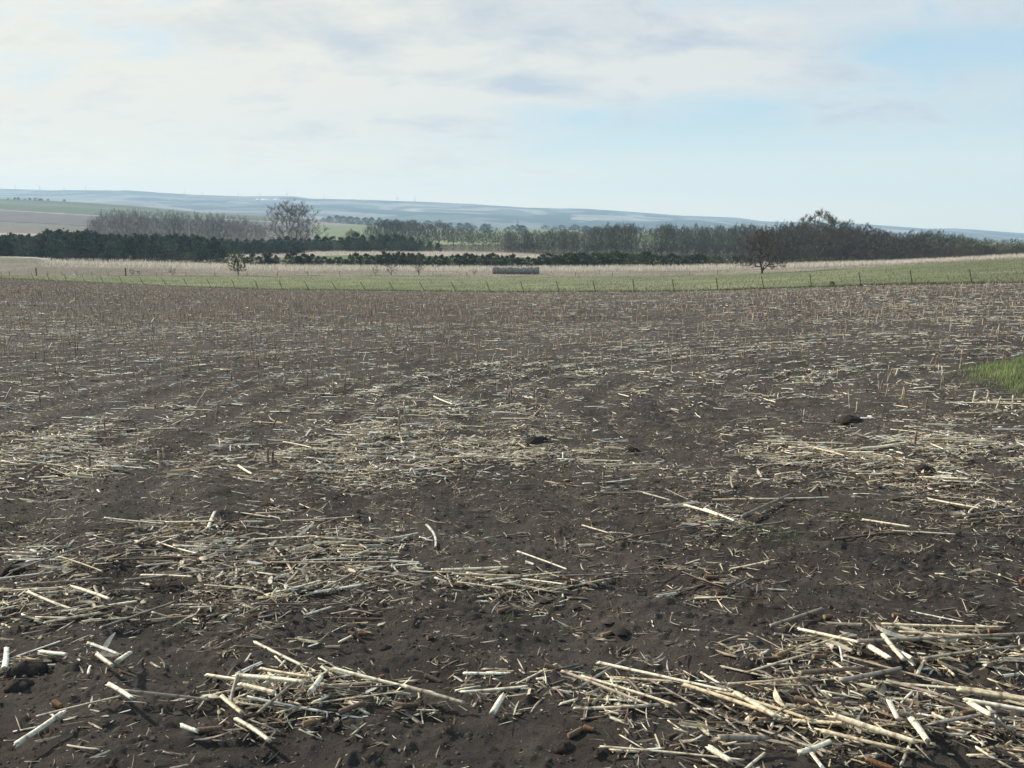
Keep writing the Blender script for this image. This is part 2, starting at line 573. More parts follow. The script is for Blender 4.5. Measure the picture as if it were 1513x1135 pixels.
strip('hill_slope', colsF, np.concatenate([between(6, 14), between(7, 75)[1:]], 0), gentle(0.6, .01), hill_col, M_far)
strip('valley_far', colsF, np.concatenate([between(8, 8), between(9, 30)[1:]], 0), gentle(0.0, .01), solid(.12, .13, .08), M_far)


def ridge_col(x, Y, C, z):
    """faint distant fields, hedgerows and wooded draws"""
    cell = fbm(x * .0016 + 4, Y * .0011, 1, 51)
    q = np.floor(vnoise(x * .0022, Y * .0020, 8) * 6)
    base = np.array([[.15, .135, .11], [.08, .10, .06], [.22, .20, .165], [.09, .085, .07], [.30, .27, .225], [.08, .085, .06]])[np.clip(q, 0, 5).astype(int)]
    tree = (fbm(x * .0040, Y * .0030, 4, 61) > .56)[..., None]
    return np.where(tree, np.array([.030, .035, .025]), base)


def ridge_z(x, Y):
    c = col_of(x, Y)
    s = np.clip((Y - lv_depth(10, c)) / (lv_depth(11, c) - lv_depth(10, c)), 0, 1)
    return ground(x, Y, False) + 14 * np.sin(s * math.pi) * (fbm(x * .0016, Y * .0016, 4, 91) - .55) * 2


strip('far_ridge', colsF, np.concatenate([between(10, 100), between(11, 8)[1:]], 0), ridge_z, ridge_col, M_ridge)
# the land goes on beyond the surveyed strips
far = 6700
pl = np.array([[-far, -far, -160], [far, -far, -160], [far, far, -160], [-far, far, -160]], float)
o = put('ground', mesh_arrays('ground', pl, [[[0, 1, 2, 3]]], np.tile([.15, .14, .09], (4, 1))), M_far); o['kind'] = 'structure'

# ------------------------------------------------------------------ haze
hb = 6750.0
bz, tz = -161.0, 292.0
hv = [(-hb, -300, bz), (hb, -300, bz), (hb, hb, bz), (-hb, hb, bz), (-hb, -300, tz), (hb, -300, tz), (hb, hb, tz), (-hb, hb, tz)]
hm = mesh_arrays('haze', hv, [[(0, 3, 2, 1), (4, 5, 6, 7), (0, 1, 5, 4), (1, 2, 6, 5), (2, 3, 7, 6), (3, 0, 4, 7)]])
mh = bpy.data.materials.new('haze_air'); mh.use_nodes = True
tt = mh.node_tree; tt.nodes.clear()
pv = tt.nodes.new('ShaderNodeVolumePrincipled'); oo = tt.nodes.new('ShaderNodeOutputMaterial')
tt.links.new(pv.outputs[0], oo.inputs['Volume'])
HAZE = 0.00015
pv.inputs['Density'].default_value = HAZE
pv.inputs['Color'].default_value = (.52, .75, 1.0, 1)
pv.inputs['Anisotropy'].default_value = 0.10
haze = put('haze', hm, mh); haze['kind'] = 'stuff'


# ------------------------------------------------------------------ trees
def tube_chain(V, Fq, C_, pts, rad, ns, col):
    """append a tapered tube through pts"""
    base = len(V)
    P = [Vector(p) for p in pts]
    for i, p in enumerate(P):
        d = (P[min(i + 1, len(P) - 1)] - P[max(i - 1, 0)]).normalized()
        a = d.cross(Vector((.3, .9, .1))).normalized(); b = d.cross(a)
        for k in range(ns):
            t = 2 * math.pi * k / ns
            V.append(p + (a * math.cos(t) + b * math.sin(t)) * rad[i]); C_.append(col)
    for i in range(len(P) - 1):
        for k in range(ns):
            k2 = (k + 1) % ns
            Fq.append((base + i * ns + k, base + i * ns + k2, base + (i + 1) * ns + k2, base + (i + 1) * ns + k))


def bare_tree_meshes(name, seed, n=380, low=.15, fork=.18, stems=1, tilt=.35, round_=.5, shell=.5, up=.5, tw=.0016, expo=2.3, twigs=4, twl=.05, bark=(.10, .085, .075), twig=(.17, .15, .13), bud=None, budn=0, droop=0.0, bs=1.0):
    """deciduous tree of unit height and unit width: limbs reach from the stems to points spread through the crown;
    returns a trunk mesh (stems and limbs) and a crown mesh (twigs and buds)"""
    r = np.random.default_rng(seed)
    # crown envelope
    u = r.random(n) ** .9
    z = low + (1 - low) * u
    zz = (z - low) / (1 - low)
    zc_ = .42 + .16 * round_
    q_ = np.where(zz > zc_, (zz - zc_) / (1 - zc_), (zc_ - zz) / zc_ * .82)
    prof = np.sqrt(np.clip(1 - q_ ** 2.6, .02, 1))
    prof *= 1 - .12 * np.sin(zz * 9 + seed)
    a = r.random(n) * 2 * math.pi
    lob = 1 + .16 * np.sin(3 * a + seed) + .12 * np.sin(5 * a + 2 * seed + zz * 4)
    rad = r.random(n) ** (.5 * (1 - shell) + .22) * prof * .5 * lob
    z = z - (.07 + .07 * np.sin(2 * a + seed * 1.7) + .05 * np.sin(5 * a + seed)) * zz ** 3
    T = np.stack([np.cos(a) * rad, np.sin(a) * rad, z - droop * rad], -1)
    T[:, 2] = np.maximum(T[:, 2], low * .6)
    # stems
    P = [np.array([0, 0, -.03]), np.array([0, 0, fork * .5])]; par = [-1, 0]
    for k in range(stems):
        aa = 2 * math.pi * k / stems + r.uniform(-.5, .5); tl = 0 if stems == 1 else r.uniform(.4, 1) * tilt
        last = 1
        for q in range(1, 5 if stems == 1 else 4):
            h = fork * .5 + (.62 - fork * .5) * q / 4 * (1 if stems == 1 else .8)
            d = tl * (h - fork * .4) * .9
            P.append(np.array([math.cos(aa) * d, math.sin(aa) * d, h]) + r.normal(0, .012, 3)); par.append(last); last = len(P) - 1
    T = T[np.argsort(np.linalg.norm(T - np.array([0, 0, fork]), axis=1))]
    PA = np.zeros((len(P) + 2 * n + 4, 3)); m = len(P); PA[:m] = np.array(P)
    for t in T:
        d = t[None] - PA[1:m]
        dist = np.linalg.norm(d, axis=1) + np.maximum(0, -d[:, 2]) * (1.6 * up) + np.maximum(0, .5 - np.abs(d[:, 2]) / (np.linalg.norm(d, axis=1) + 1e-6)) * up * .10
        i = int(np.argmin(dist)) + 1
        p = PA[i]; L_ = np.linalg.norm(t - p)
        mid = p * .5 + t * .5 + np.array([0, 0, -.10 * L_ * up]) + (t - p) * np.array([.12, .12, 0]) + r.normal(0, .07, 3) * L_
        PA[m] = mid; par.append(i); PA[m + 1] = t; par.append(m); m += 2
    par = np.array(par); PA = PA[:m]
    w = np.zeros(m)
    haskid = np.zeros(m, bool); haskid[par[par >= 0]] = True
    w[~haskid] = tw ** expo
    acc = w.copy()
    for i in range(m - 1, 0, -1):
        acc[i] = max(acc[i], tw ** expo); acc[par[i]] += acc[i]
    R_ = acc ** (1 / expo)
    def prism_edges(A, B, ra, rb, ns, col):
        k = len(A)
        d = B - A; d /= np.linalg.norm(d, axis=1)[:, None] + 1e-9
        s1_ = np.cross(d, np.array([.31, .87, .2])); s1_ /= np.linalg.norm(s1_, axis=1)[:, None] + 1e-9; s2_ = np.cross(d, s1_)
        th = np.arange(ns) * 2 * math.pi / ns
        o = s1_[:, None] * np.cos(th)[None, :, None] + s2_[:, None] * np.sin(th)[None, :, None]
        v = np.concatenate([A[:, None] + o * ra[:, None, None], B[:, None] + o * rb[:, None, None]], 1)
        q = np.arange(ns); q2 = (q + 1) % ns
        f = np.stack([q, q2, q2 + ns, q + ns], -1)
        f = (f[None] + (np.arange(k) * 2 * ns)[:, None, None]).reshape(-1, 4)
        c = np.array(col)[None, :] * r.uniform(.8, 1.2, (k, 1)); c = np.repeat(c, 2 * ns, 0)
        return v.reshape(-1, 3), f, c
    idx = np.arange(1, m); big = R_[idx] > tw * 2.6
    ib = idx[big]; isx = idx[~big]
    ra = np.minimum(R_[par[ib]], R_[ib] * 1.35)
    tv, tf, tcx = prism_edges(PA[par[ib]], PA[ib], ra, R_[ib], 5, bark)
    trunk = mesh_arrays(name + '_trunk', tv, [tf], tcx)
    cv_, cf, cc_ = prism_edges(PA[par[isx]], PA[isx], R_[isx] * 1.1, R_[isx], 3, twig)
    # fine twigs
    tips = np.repeat(PA[-2 * n:], twigs, 0); k = len(tips)
    out = tips - np.array([0, 0, .35]); out /= np.linalg.norm(out, axis=1)[:, None] + 1e-9
    dd = out * .5 + r.normal(0, .55, (k, 3)) + np.array([0, 0, up]); dd /= np.linalg.norm(dd, axis=1)[:, None]
    e = tips + dd * (twl * r.uniform(.4, 1.3, k))[:, None]
    tv2, tf2, tc2 = prism_edges(tips, e, np.full(k, tw * .75), np.full(k, tw * .3), 3, twig)
    V = [cv_, tv2]; C_ = [cc_, tc2]; F4 = [cf, tf2 + len(cv_)]; F3 = []
    if bud:
        j = r.integers(0, k, budn); t_ = r.random(budn)[:, None]
        q = tips[j] * (1 - t_) + e[j] * t_ + r.normal(0, .006, (budn, 3))
        sz = r.uniform(.005, .011, budn)[:, None, None] * bs
        bv = q[:, None] + r.normal(0, 1, (budn, 3, 3)) * sz
        V.append(bv.reshape(-1, 3)); F3.append(np.arange(budn * 3).reshape(-1, 3) + len(cv_) + len(tv2))
        C_.append(np.repeat(np.array(bud)[None] * r.uniform(.7, 1.3, (budn, 1)), 3, 0))
    crown = mesh_arrays(name + '_crown', np.concatenate(V), [np.concatenate(F4)] + F3, np.concatenate(C_))
    return trunk, crown


def cedar_meshes(name, seed, n=1500, w=.40, low=.02, col=(.036, .050, .036), tipc=(.080, .095, .055), rnd=.0):
    """unit-height juniper: short trunk, crown of many small sprays round lumpy boughs"""
    r = np.random.default_rng(seed)
    V, Fq, Cc = [], [], []
    tube_chain(V, Fq, Cc, [(0, 0, -.02), (0, 0, .5)], [.03, .015], 5, (.09, .07, .055))
    tr = mesh_arrays(name + '_trunk', np.array([tuple(v) for v in V]), [np.array(Fq)], np.array(Cc))
    # boughs
    nb = 46
    bz_ = r.random(nb) ** (1.15 - rnd * .5)
    prof = np.clip((1 - bz_) ** (.55 - rnd * .22) * (1 - .25 * (bz_ < .12)), .10, 1)
    ba = r.random(nb) * 2 * math.pi
    br = prof * w * r.uniform(.55, 1.1, nb)
    bc = np.stack([np.cos(ba) * br, np.sin(ba) * br, low + bz_ * .9], -1)
    k = r.integers(0, nb, n)
    sz = .055 + .07 * prof[k]
    p = bc[k] + r.normal(0, 1, (n, 3)) * sz[:, None] * np.array([.75, .75, .55])
    p[:, 2] = np.maximum(p[:, 2], .0)
    top = r.integers(0, n, n // 20)
    p[top] = np.stack([r.normal(0, .02, len(top)), r.normal(0, .02, len(top)), 1 - r.random(len(top)) * .18], -1)
    # core to keep light out
    s = r.uniform(.026, .060, n)
    t1 = r.normal(0, 1, (n, 3)); t1[:, 2] += .9; t1 /= np.linalg.norm(t1, axis=1)[:, None]
    t2 = np.cross(t1, r.normal(0, 1, (n, 3))); t2 /= np.linalg.norm(t2, axis=1)[:, None]
    v = np.stack([p - t2 * s[:, None] * .55, p + t2 * s[:, None] * .55, p + t1 * s[:, None] * 1.5 + t2 * s[:, None] * .2], 1)
    q = r.random(n)[:, None]
    c = np.array(col) * (1 - q) + np.array(tipc) * q
    c = np.repeat(c[:, None, :], 3, 1)
    f = np.arange(n * 3).reshape(n, 3)
    cr = mesh_arrays(name + '_crown', v.reshape(-1, 3), [f], c.reshape(-1, 3))
    return tr, cr


def make_tree(name, meshes, mats, loc, h, wid=1.0, rz=None, label=None, cat='tree', group=None):
    rz = random.uniform(0, 6.28) if rz is None else rz
    r = empty(name, loc, rz, (h * wid, h * wid, h))
    put('trunk', meshes[0], mats[0], r); put('crown', meshes[1], mats[1], r)
    tag(r, label, cat, group)
    return r


def tree_at(name, meshes, mats, px, depth, toprow, wid, label, cat, group, jit=.0):
    x, y, z = world_at(px, depth)
    ztop = CAMH + slope_of_row(toprow) * y
    h = max(ztop - z, .5) * (1 + random.uniform(-jit, jit))
    return make_tree(name, meshes, mats, (x, y, z - .02), h, wid, None, label, cat, group)


MB_ = (M_bark, M_bud)
MC_ = (M_bark, M_cedar)
olive = (.075, .082, .050)
grove = [bare_tree_meshes('grove_tree', 100 + i, n=200, low=.10, fork=.3, shell=.2, round_=.9, up=1.1, tw=.0011, twigs=5, twl=.06, twig=(.155, .14, .128), bark=(.13, .12, .11), bud=(.14, .13, .09), budn=300) for i in range(4)]
wood = [bare_tree_meshes('wood_tree', 200 + i, n=300, low=.16, fork=.3, shell=.45, round_=.8, up=.7, tw=.0016, twigs=4, twl=.06, bud=olive, budn=1500, stems=1 + i % 2, tilt=.2, bark=(.085, .075, .068), twig=(.118, .105, .094)) for i in range(5)]
woodg = [bare_tree_meshes('wood_tree_green', 250 + i, n=280, low=.16, fork=.3, shell=.45, round_=.8, up=.7, tw=.0016, twigs=4, twl=.06, bud=(.085, .105, .045), budn=2400, bark=(.08, .07, .062), twig=(.105, .098, .082)) for i in range(3)]
brush = [bare_tree_meshes('brush_tree', 300 + i, n=260, low=.03, fork=.06, stems=4, tilt=.6, shell=.4, up=.6, tw=.0018, twigs=5, twl=.06, bark=(.05, .045, .042), twig=(.08, .07, .065), bud=(.07, .065, .05), budn=1400) for i in range(4)]
bigbare = bare_tree_meshes('big_bare', 404, n=850, low=.10, fork=.08, stems=7, tilt=1.0, shell=.40, round_=.6, up=.7, tw=.0015, twigs=6, twl=.06, expo=2.75, bark=(.10, .088, .08), twig=(.125, .11, .098), bud=(.12, .105, .08), budn=1500)
oak = bare_tree_meshes('open_tree', 405, n=520, low=.14, fork=.13, stems=4, tilt=.95, shell=.45, up=.5, tw=.0024, twigs=6, twl=.055, expo=2.45, bark=(.055, .045, .040), twig=(.145, .118, .105), bud=(.12, .095, .075), budn=700, droop=.12)
cotton = bare_tree_meshes('cottonwood', 409, n=420, low=.30, fork=.2, stems=3, tilt=.7, shell=.75, up=.8, tw=.0020, twigs=6, twl=.06, expo=2.5, bark=(.11, .10, .09), twig=(.12, .108, .09), bud=(.13, .135, .075), budn=2000)
small_bare = [bare_tree_meshes('small_bare', 500 + i, n=60, low=.22, fork=.2, stems=3, tilt=.8, shell=.6, up=.5, tw=.006, twigs=3, twl=.12, bark=(.07, .06, .055), twig=(.12, .10, .09)) for i in range(3)]
small_green = bare_tree_meshes('small_green', 520, n=170, low=.22, fork=.24, shell=.35, up=.6, tw=.004, twigs=3, twl=.07, bark=(.06, .05, .045), twig=(.11, .10, .07), bud=(.13, .145, .065), budn=5200, bs=1.8)
cedar = [cedar_meshes('cedar', 600 + i, 1500, .42 + .03 * (i % 3)) for i in range(5)]
cedarR = [cedar_meshes('cedar_round', 620 + i, 1300, .46, rnd=.6) for i in range(3)]
shrubG = [cedar_meshes('green_shrub', 640 + i, 1100, .55, col=(.055, .075, .035), tipc=(.10, .125, .055), rnd=1.0) for i in range(2)]
pale = cedar_meshes('pale_shrub', 660, 900, .6, col=(.16, .16, .08), tipc=(.22, .21, .11), rnd=1.0)


def toprow(px, pts):
    return float(np.interp(px, [p[0] for p in pts], [p[1] for p in pts]))


# cedar belt at the left, three staggered rows
tops = [(-150, 348), (0, 347), (55, 346), (70, 341), (95, 338), (130, 340), (160, 345), (250, 347), (345, 350)]
for rowi, dep in enumerate((292, 304, 318)):
    px = -130 + rowi * 6
    while px < 322 + rowi * 12:
        tree_at('cedar_tree', random.choice(cedar + cedarR[:1]), MC_, px, dep + random.uniform(-4, 4), toprow(px, tops) + (6 - 3 * rowi) + random.uniform(-3, 2.5), random.uniform(.95, 1.25),
                'dark cedar in the front of the tall belt at the left' if rowi == 0 else 'dark cedar in the back rows of the tall belt at the left', 'tree',
                'front row of the left cedar belt' if rowi == 0 else 'back rows of the left cedar belt')
        px += random.uniform(12, 17)
# low cedars in front of it
px = 82
while px < 336:
    tree_at('low_cedar', random.choice(cedar), MC_, px, 256 + random.uniform(-3, 3), toprow(px, [(78, 370), (95, 373), (160, 377), (250, 376), (335, 377)]) + random.uniform(-4, 1), random.uniform(1.1, 1.5),
            'low dark cedar bush along the front foot of the tall left cedar belt', 'shrub', 'low cedars in front of the left belt')
    px += random.uniform(7, 11)
tree_at('green_shrub', shrubG[0], (M_bark, M_cedar), 283, 252, 372, 1.1, 'rounded olive green bush among the low dark cedars at the left', 'shrub', None)
tree_at('pale_shrub', pale, (M_bark, M_cedar), 193, 250, 377, .5, 'small pale dry bush standing up among the low left cedars', 'shrub', None)
# second cedar belt, centre left
tops = [(340, 352), (370, 353), (400, 351), (460, 350), (500, 350), (530, 343), (545, 347), (590, 347), (620, 352), (655, 360)]
for rowi, dep in enumerate((386, 402, 418)):
    px = 330 + rowi * 5
    while px < 655:
        g = random.random()
        lightish = px > 480 and rowi == 0 and g < .28
        tree_at('cedar_tree' if not lightish else 'green_shrub', (shrubG[0] if lightish else random.choice(cedar + cedarR)), MC_, px, dep + random.uniform(-4, 4),
                toprow(px, tops) + (9 - 4.5 * rowi) + random.uniform(-2, 3), random.uniform(.95, 1.3),
                'rounded green bush at the front of the cedar belt below the hillside' if lightish else ('dark cedar in the front of the belt right of the big bare tree' if rowi == 0 else 'dark cedar in the back of the belt right of the big bare tree'),
                'shrub' if lightish else 'tree', 'green bushes in the centre left cedar belt' if lightish else ('front cedars of the centre left belt' if rowi == 0 else 'back cedars of the centre left belt'))
        px += random.uniform(10, 14)
# dark foot of that belt at x 330-455
px = 325
while px < 453:
    tree_at('cedar_tree', random.choice(cedarR), MC_, px, 372, 357 + random.uniform(-2, 3), 1.1, 'dark rounded cedar at the near foot beneath the big bare tree', 'tree', 'rounded cedars beneath the big bare tree')
    px += random.uniform(9, 12)
tree_at('pale_shrub', pale, (M_bark, M_cedar), 520, 440, 339, .9, 'pale yellow green bush rising behind the dark cedars below the hill', 'shrub', None)
# bare grove behind the left belt
tops = [(140, 322), (155, 313), (190, 309), (230, 313), (320, 317), (360, 321), (385, 330), (395, 336)]
px = 140
while px < 394:
    for k in range(3):
        tree_at('bare_tree', random.choice(grove), MB_, px + random.uniform(-4, 4), 455 + 22 * k + random.uniform(-8, 8), toprow(px, tops) + random.triangular(-3.5, 7, 0), random.uniform(.42, .60),
                'tall thin leafless tree in the grey grove behind the left cedars', 'tree', 'leafless grove behind the left cedars')
    px += random.uniform(7, 10)
tree_at('big_bare_tree', bigbare, MB_, 433, 428, 299, 1.15, 'big round-crowned leafless tree standing above the cedars left of centre', 'tree', None)
# bare trees, centre
tops = [(545, 334), (556, 326), (580, 325), (600, 324), (625, 327), (650, 327), (670, 334), (700, 338), (725, 337), (760, 343)]
px = 550
while px < 765:
    for k in range(2):
        tree_at('bare_tree', random.choice(wood[:3] + brush), MB_, px + random.uniform(-4, 4), 560 + 30 * k + random.uniform(-10, 10), toprow(px, tops) + random.triangular(-3.5, 7, 0), random.uniform(.65, .95),
                'leafless grey brown tree in the centre wood behind the cedars', 'tree', 'leafless trees of the centre wood')
    px += random.uniform(9, 13)
# low bushes at the foot of the centre wood
px = 650
while px < 790:
    tree_at('bush', random.choice(brush), MB_, px, 430 + random.uniform(-8, 8), 361 + random.uniform(-3, 4), 1.6, 'low leafless bush at the foot of the centre wood', 'shrub', 'bushes below the centre wood')
    px += random.uniform(8, 13)
# long tree belt, centre right
tops = [(745, 345), (760, 341), (800, 339), (840, 338), (862, 339), (880, 333), (915, 330), (950, 332), (962, 337), (978, 329), (990, 331), (1025, 332), (1060, 335), (1090, 331), (1125, 335)]
px = 748
while px < 1128:
    for k in range(3):
        gap = 940 < px < 975 and k > 0
        if gap: continue
        green = random.random() < (.45 if px > 830 else .25)
        tree_at('leafing_tree' if green else 'bare_tree', random.choice(woodg if green else wood), MB_, px + random.uniform(-3, 3), 408 + 26 * k + random.uniform(-7, 7), toprow(px, tops) + random.triangular(-4, 9, 0) + (2 if k == 0 else 0), random.uniform(.48, .70),
                'tall pale green leafing tree in the long belt right of centre' if green else 'tall leafless tree in the long belt right of centre', 'tree',
                'leafing trees of the long belt' if green else 'leafless trees of the long belt')
    px += random.uniform(7.5, 11)
px = 752
while px < 1135:
    tree_at('bush', random.choice(brush), MB_, px, 396 + random.uniform(-4, 4), toprow(px, [(752, 366), (1130, 368)]) + random.uniform(-7, 4), random.uniform(1.0, 1.4), 'dark leafless undergrowth bush at the foot of the long tree belt', 'shrub', 'undergrowth of the long belt')
    px += random.uniform(5.5, 8.5)
# wood at the right
tops = [(1110, 337), (1130, 334), (1155, 329), (1175, 327), (1195, 330), (1230, 333), (1250, 330), (1265, 331), (1290, 334), (1315, 341), (1325, 345), (1350, 339), (1375, 339), (1400, 343), (1415, 342), (1435, 350), (1465, 354), (1500, 356), (1560, 350), (1680, 346)]
px = 1120
while px < 1680:
    for k in range(3):
        green = random.random() < (.30 if px < 1420 else .6)
        tree_at('leafing_tree' if green else 'bare_tree', random.choice(woodg if green else brush + wood[:2]), MB_, px + random.uniform(-5, 5), 300 + 22 * k + random.uniform(-7, 7) - (35 if px > 1400 else 0), toprow(px, tops) + random.triangular(-4, 10, 0) + (3.5 - 2 * k), random.uniform(.75, 1.35),
                'tree coming into leaf in the right-hand wood beyond the meadow' if green else 'leafless bushy tree in the right-hand wood beyond the meadow', 'tree',
                'leafing trees of the right-hand wood' if green else 'leafless trees of the right-hand wood')
    px += random.uniform(13, 18)
px = 1135
while px < 1660:
    tree_at('bush', random.choice(brush), MB_, px, 268 + random.uniform(-5, 5) - (40 if px > 1400 else 0), toprow(px, [(1130, 366), (1400, 368), (1513, 362), (1660, 352)]) + random.uniform(-7, 5), random.uniform(1.1, 1.6), 'dark leafless thicket bush at the foot of the right-hand wood', 'shrub', 'undergrowth of the right-hand wood')
    px += random.uniform(9, 13)
tree_at('big_cottonwood', cotton, MB_, 1208, 283, 313, 1.3, 'tallest tree of the right wood, pale bare forked branches above its neighbours', 'tree', None)
px = 1140
while px < 1400:
    tree_at('green_shrub', random.choice(shrubG), (M_bark, M_cedar), px, 232, 381 + random.uniform(-2, 3), random.uniform(1.0, 1.6), 'low green bush along the meadow edge below the right-hand wood', 'shrub', 'green bushes below the right-hand wood')
    px += random.uniform(8, 16)
# the row of young cedars
gaps = [(411, 424)]
px = 366
while px < 1120:
    if any(a < px < b for a, b in gaps): px += 4; continue
    rd = px > 800
    top = toprow(px, [(366, 380), (400, 378), (430, 378), (470, 383), (510, 384), (530, 379), (560, 378), (640, 381), (700, 379), (780, 383), (860, 381), (905, 378), (960, 380), (1000, 382), (1030, 382), (1060, 385), (1118, 386)])
    green = rd and random.random() < .4
    tree_at('young_cedar' if not green else 'green_shrub', random.choice(cedar if not rd else cedarR + cedar[:2]) if not green else random.choice(shrubG), MC_, px, 246 + random.uniform(-2.5, 2.5), top + random.uniform(-4, 2.5) - (5 if rd else 3), random.uniform(1.15, 1.5) + (.3 if rd else 0),
            ('small pointed dark cedar in the row left of the hay bales' if px < 727 else 'small dark cedar in the row right of the hay bales') if not green else 'rounded green bush within the single row of young cedars',
            'tree' if not green else 'shrub', ('young cedar row left of the bales' if px < 727 else 'young cedar row right of the bales') if not green else 'green bushes in the young cedar row')
    px += random.uniform(6, 9.5)
# trees alone
tree_at('open_grown_tree', oak, MB_, 1126, 166, 336, 1.15, 'dark leafless tree with low forked trunks alone in the right meadow', 'tree', None)
tree_at('small_tree', small_green, MB_, 352, 171, 372, .95, 'small tree in fresh olive leaf standing alone in the left meadow', 'tree', None)
tree_at('small_tree', small_bare[0], MB_, 555, 172, 393, .9, 'smallest of three small bare trees left of the hay bales', 'tree', None)
tree_at('small_tree', small_bare[1], MB_, 578, 171, 385, 1.1, 'middle one of three small bare trees left of the hay bales', 'tree', None)
tree_at('small_tree', small_bare[2], MB_, 619, 172, 382, 1.0, 'right one of three small bare trees left of the hay bales', 'tree', None)
tree_at('bare_shrub', small_bare[0], MB_, 701, 174, 397, .9, 'tiny bare shrub just left of the hay bales', 'shrub', None)
tree_at('bare_shrub', small_bare[1], MB_, 196, 174, 398, 1.1, 'low bare brown shrub beside the wooden post at the left', 'shrub', None)
tree_at('bare_shrub', small_bare[2], MB_, 206, 174, 400, 1.1, 'lower right one of two bare shrubs beside the wooden post', 'shrub', None)
tree_at('bare_shrub', small_bare[0], MB_, 255, 174, 396, 1.1, 'bare grey shrub alone between wooden post and olive small tree', 'shrub', None)
tree_at('bare_shrub', small_bare[1], MB_, 1221, 185, 388, .9, 'small bare shrub in the dead grass right of the forked tree', 'shrub', None)
tree_at('green_weed', shrubG[1], MC_, 1229, 83.5, 418, 1.2, 'dark green weed clump at the field edge near the right fence posts', 'weed', None)
# distant trees on the hill crest
for px, w in [(478, 1.2), (487, 1.4), (498, 1.2), (507, 1.5), (518, 1.6), (528, 1.5), (540, 1.6), (549, 1.4), (560, 1.4), (572, 1.2), (586, 1.4), (600, 1.4)]:
    tree_at('hill_tree', random.choice(cedarR + shrubG), MC_, px, 1750, toprow(px, [(478, 320), (510, 318), (550, 320), (600, 327)]) + random.uniform(-1, 2), w, 'hazy blue tree on the hill crest right of the big bare tree', 'tree', 'distant tree line on the hill crest')
for px in [12, 22, 27, 37, 44, 53, 59, 61, 71, 95]:
    tree_at('hill_tree', random.choice(cedarR + shrubG), MC_, px, 1890, toprow(px, [(0, 291.5), (100, 295)]) + random.uniform(-1.2, .8), random.uniform(1.0, 1.8), 'tiny distant tree on the green hill skyline at far left', 'tree', 'tiny trees on the green hill skyline')
# valley trees beyond the centre wood, then the scattered far ones
for i in range(60):
    px = random.uniform(560, 1000); d = random.uniform(1300, 2500)
    tree_at('valley_tree', random.choice(cedarR + shrubG), MC_, px, d, HOR + F * (CAMH - float(ground((px - 756) / F * d, d, False))) / d - F * random.uniform(8, 14) / d, random.uniform(1.3, 2.2),
            'hazy distant tree on the valley floor beyond the centre wood', 'tree', 'hazy trees on the valley floor')

# ------------------------------------------------------------------ hay bales
def bale_mesh(seed):
    r = random.Random(seed); V, Fq, Cc = [], [], []
    n = 22; R_ = .80; Lb = 1.46
    R_ *= r.uniform(.94, 1.04)
    rings = [(-Lb / 2, R_ * .80), (-Lb / 2 + .10, R_ * .97), (-Lb * .25, R_), (0, R_ * 1.005), (Lb * .25, R_), (Lb / 2 - .10, R_ * .97), (Lb / 2, R_ * .80)]
    for xx, rr in rings:
        for k in range(n):
            t = 2 * math.pi * k / n
            q = rr * (1 + r.uniform(-.012, .012)); sag = .93 if math.sin(t) < -.6 else 1
            V.append((xx + r.uniform(-.01, .01), math.cos(t) * q, R_ * .93 + math.sin(t) * q * sag))
            j = r.uniform(.85, 1.15); Cc.append((.27 * j, .25 * j, .215 * j))
    for i in range(len(rings) - 1):
        for k in range(n):
            k2 = (k + 1) % n
            Fq.append((i * n + k, i * n + k2, (i + 1) * n + k2, (i + 1) * n + k))
    caps = [tuple(range(n))[::-1], tuple(range((len(rings) - 1) * n, len(rings) * n))]
    return mesh_arrays('hay_bale', np.array(V), [np.array(Fq), np.array(caps)], np.array(Cc), True)


p0 = world_at(727, 186); p1 = world_at(797, 186)
nb = 7
posn = ['leftmost', 'second from the left', 'third from the left', 'middle', 'third from the right', 'second from the right', 'rightmost']
for i in range(nb):
    f = (i + .5) / nb
    x = p0[0] + (p1[0] - p0[0]) * f; y = 186 + random.uniform(-.05, .05)
    o = put('hay_bale', bale_mesh(i), M_bale, None, (x, y, float(ground(x, y, False)) - .03))
    o.rotation_euler = (0, 0, random.uniform(-.03, .03)); k = (p1[0] - p0[0]) / nb / 1.46; o.scale = (k * .985, 1.0, 1.0)
    tag(o, posn[i] + ' weathered grey round hay bale in the end-to-end row', 'hay bale', 'round hay bales lying end to end')

# ------------------------------------------------------------------ fences
def post_mesh(h, r, col, ns=4):
    V, Fq, Cc = [], [], []
    tube_chain(V, Fq, Cc, [(0, 0, -.2), (0, 0, h * .5), (0, 0, h)], [r, r, r * .92], ns, col)
    b = len(V) - ns
    # small crossed fin of a steel post
    V += [Vector((-r * 1.6, 0, -.2)), Vector((r * 1.6, 0, -.2)), Vector((r * 1.6, 0, h)), Vector((-r * 1.6, 0, h))]; Cc += [col] * 4
    k = len(V) - 4
    return mesh_arrays('post', np.array([tuple(v) for v in V]), [np.array(Fq), [tuple(range(b, b + ns))], [(k, k + 1, k + 2, k + 3)]], np.array(Cc))


